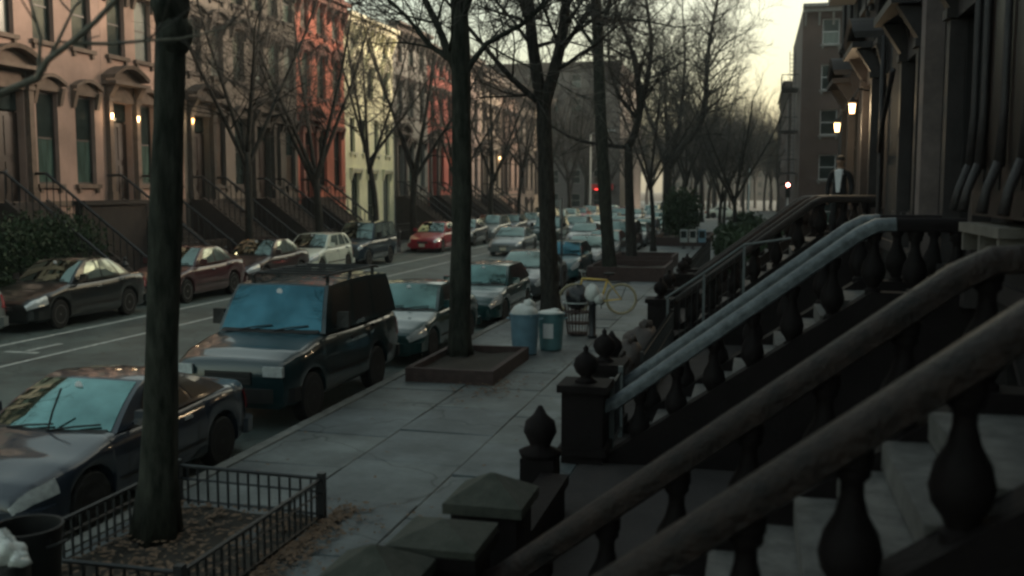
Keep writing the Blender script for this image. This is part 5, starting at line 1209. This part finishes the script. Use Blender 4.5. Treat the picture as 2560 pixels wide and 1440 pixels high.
pole('traffic signal glowing red before the brick building', 2.0, 69.5, 3.5, .07, M['galv'], sig_head(1), 'traffic light', 'traffic_light')
pole('thin pale pole behind the maroon sedan on the left pavement', -18.75, 29.7, 3.2, .03, mat('pale_pole3', (.5, .5, .48), .5, .15, 4), sign_head)
fl = [(1.0 + 3.2 * k, 1.7, 1.2, [2 + 3.2 * i for i in range(12)]) for k in range(3)]
house('low brown building closing the far end of the street', (-30, 330, 0), 0, 40, 12.5, wallm('end_brown', (0.1, 0.085, 0.075)), dimT, M['frame_dark'], fl, None, D=12, hoods=None, cat='building', name='far_building')
house('brown corner building beyond the far crossing on the right', (3.2, 168, 0), RM90, 37, 13.0, wallm('end_brown2', (0.12, 0.09, 0.08)), dimT, M['frame_dark'], fl, None, D=12, hoods=None, cat='building', name='far_building')
# red lit awning at the far block
r = empty('shop_awning', (-21.0, 138.9, 3.9), 0, 'glowing red shop awning at the foot of the far brown block', 'awning')
m = MB(); m.hexa([(-1.6, -1.0, -.5), (1.6, -1.0, -.5), (1.6, -.0, -.5), (-1.6, 0, -.5), (-1.6, -.95, -.35), (1.6, -.95, -.35), (1.6, 0, .35), (-1.6, 0, .35)]); m.build('canopy', mat('red_canvas', (.5, .03, .03), .8, .2, 3), r)
m = MB(); m.box(-.8, .8, -1.03, -1.003, -.48, -.34); m.build('lit_strip', M['redglow'], r)
# newspaper boxes near evergreen
for i, (x, c, lb) in enumerate(((-3.9, M['galv'], 'pale newspaper box on the left by the far tree bed'), (-3.4, M['acunit'], 'pale newspaper box in the middle by the far tree bed'), (-2.9, M['bin'], 'blue grey newspaper box on the right by the far tree bed'))):
    r = empty('newspaper_box', (x, 56.5, .15), 0, lb, 'newspaper box', 'newspaper boxes')
    m = MB(); m.box(-.2, .2, -.18, .18, .35, 1.05); m.build('cabinet', c, r)
    m = MB(); m.box(-.15, .15, -.195, -.182, .6, .98); m.build('door_pane', M['glass'], r)
    m = MB(); m.lathe([(.13, 0), (.13, .03), (.04, .06), (.04, .35)], 8); m.build('pedestal', M['iron'], r)

r = empty('manhole_cover', (-10.2, 27.0, .004), 0, 'round iron manhole cover in the road behind the utility car', 'manhole cover')
m = MB(); m.lathe([(.36, -.002), (.36, .004), (.34, .006)], 24); m.build('ring', M['iron'], r)
m = MB()
for k in range(-3, 4): m.box(-.3 * math.cos(k / 4.5), .3 * math.cos(k / 4.5), k * .08 - .02, k * .08 + .02, .004, .012)
m.build('tread_ribs', M['galv'], r)
r = empty('area_gate', (-1.68, 12.5, .15), 0, 'narrow pale edged iron gate at the foot of the blue railed stoop', 'gate')
for y in (-.42, .42):
    m = MB(); m.box(-.03, .03, y - .03, y + .03, 0, .95); m.build('gate_post', gi, r)  # pale posts put in for light caught along the gate edge
for z in (.12, .85):
    m = MB(); m.box(-.015, .015, -.388, .388, z, z + .03); m.build('rail', M['iron'], r)
for k in range(6):
    m = MB(); m.box(-.008, .008, -.33 + k * .13 - .008, -.33 + k * .13 + .008, .152, .848); m.build('picket', M['iron'], r)
rr = random.Random(15); m = MB()
for _ in range(1400):
    leaf(-6.3 + rr.gauss(0, .07), rr.uniform(3, 60), rr.uniform(.015, .045), .012)
for _ in range(260): leaf(rr.uniform(-15.8, -6.5), rr.uniform(14, 60), rr.uniform(.02, .05), .012)
tag(m.build('gutter_leaves', M['leaf']), kind='stuff', label='brown leaves gathered in the gutter along the right kerb', cat='leaves')

# ------------------------------------------------------------------ man on the stoop
def skin_mesh(name, verts, edges, radii, root_i, mats, parent, sub=2):
    me = bpy.data.meshes.new(name); me.from_pydata(verts, edges, []); o = bpy.data.objects.new(name, me); COL.objects.link(o)
    o.modifiers.new('s', 'SKIN'); 
    for i, rd in enumerate(radii): me.skin_vertices[0].data[i].radius = (rd, rd) if not isinstance(rd, tuple) else rd
    for i in range(len(verts)): me.skin_vertices[0].data[i].use_root = (i == root_i)
    sm = o.modifiers.new('d', 'SUBSURF'); sm.levels = sub; sm.render_levels = sub
    dg = bpy.context.evaluated_depsgraph_get(); ev = o.evaluated_get(dg); m2 = bpy.data.meshes.new_from_object(ev)
    bpy.data.objects.remove(o); m2.materials.clear()
    for x in mats: m2.materials.append(x)
    for p in m2.polygons: p.use_smooth = True
    m2.name = name
    return put(name, m2, parent)
man = empty('person', (1.72, 22.55, 2.35), R(-22), 'man in a dark open suit and white shirt standing at the top of a stoop', 'person')
# faces -y locally
V = [(0, 0, .93), (0, -.01, 1.12), (0, 0, 1.32), (0, .01, 1.45), (0, 0, 1.53), (0, -.01, 1.62), (0, -.02, 1.71),
     (.1, 0, .88), (.115, -.02, .5), (.12, 0, .1), (.13, -.14, .04), (-.1, 0, .88), (-.13, .02, .5), (-.14, .03, .1), (-.15, -.1, .04),
     (.18, .01, 1.41), (.25, .02, 1.14), (.24, -.07, .9), (-.18, .01, 1.41), (-.26, .02, 1.14), (-.25, -.06, .9)]
E_ = [(0, 1), (1, 2), (2, 3), (3, 4), (4, 5), (5, 6), (0, 7), (7, 8), (8, 9), (9, 10), (0, 11), (11, 12), (12, 13), (13, 14), (3, 15), (15, 16), (16, 17), (3, 18), (18, 19), (19, 20)]
Rr = [(.15, .11), (.14, .1), (.165, .11), (.1, .08), .055, (.075, .09), (.07, .085), .09, .07, .055, .045, .09, .07, .055, .045, .07, .055, .04, .07, .055, .04]
body = skin_mesh('body', V, E_, Rr, 0, [M['suit'], M['skin'], M['shirt']], man)
for p in body.data.polygons:
    c = p.center
    if c.z > 1.5: p.material_index = 1
    elif c.z > 1.02 and c.y < -.06 and abs(c.x) < .035 + (c.z - 1.02) * .12: p.material_index = 2
m = MB(); m.v = []
m.hexa([(-.035, -.135, 1.0), (.035, -.135, 1.0), (.035, -.09, 1.0), (-.035, -.09, 1.0), (-.085, -.13, 1.46), (.085, -.13, 1.46), (.085, -.06, 1.47), (-.085, -.06, 1.47)]); m.build('shirt_front', M['shirt'], man)
m = MB(); m.blob((0, .015, 1.715), (.083, .1, .075), 3, .04); m.build('hair', M['hair'], man, smooth=True)
m = MB(); m.blob((0, -.115, 1.645), (.012, .018, .022), 3, 0, 8, 6); m.build('nose', M['skin'], man, smooth=True)
m = MB(); m.box(-.025, .025, -.102, -.09, 1.598, 1.606); m.build('mouth', M['door'], man)
for s in (-1, 1):
    m = MB(); m.blob((s * .03, -.098, 1.672), (.01, .008, .007), 3, 0, 8, 6); m.build('eye', M['hair'], man, smooth=True)
    m = MB(); m.blob((s * .08, -.005, 1.655), (.012, .022, .032), 3, 0, 8, 6); m.build('ear', M['skin'], man, smooth=True)
    hx, hy, hz = s * .245, -.075, .86
    m = MB(); m.blob((hx, hy, hz - .02), (.022, .042, .055), 4, .03, 10, 7)
    for k in range(4): m.tube([(hx, hy - .03 + k * .02, hz - .06), (hx - s * .008, hy - .03 + k * .02, hz - .105), (hx - s * .022, hy - .028 + k * .019, hz - .135 + abs(k - 1.5) * .008)], [.011, .01, .008], 6)
    m.tube([(hx, hy - .035, hz - .01), (hx - s * .02, hy - .06, hz - .05), (hx - s * .024, hy - .058, hz - .08)], [.012, .011, .009], 6)
    m.build('hand', M['skin'], man, smooth=True)

# ------------------------------------------------------------------ evening haze
hz = bpy.data.materials.new('evening_haze'); hz.use_nodes = True; hn = hz.node_tree; hn.nodes.clear()
pv = hn.nodes.new('ShaderNodeVolumePrincipled'); pv.inputs['Color'].default_value = (0.8, 0.84, 0.82, 1); pv.inputs['Density'].default_value = 0.0006; pv.inputs['Anisotropy'].default_value = 0.3
ho = hn.nodes.new('ShaderNodeOutputMaterial'); hn.links.new(pv.outputs[0], ho.inputs['Volume'])
m = MB(); m.box(-710, 710, -210, 1510, -1.4, 26); hb = m.build('haze', hz); tag(hb, kind='stuff')
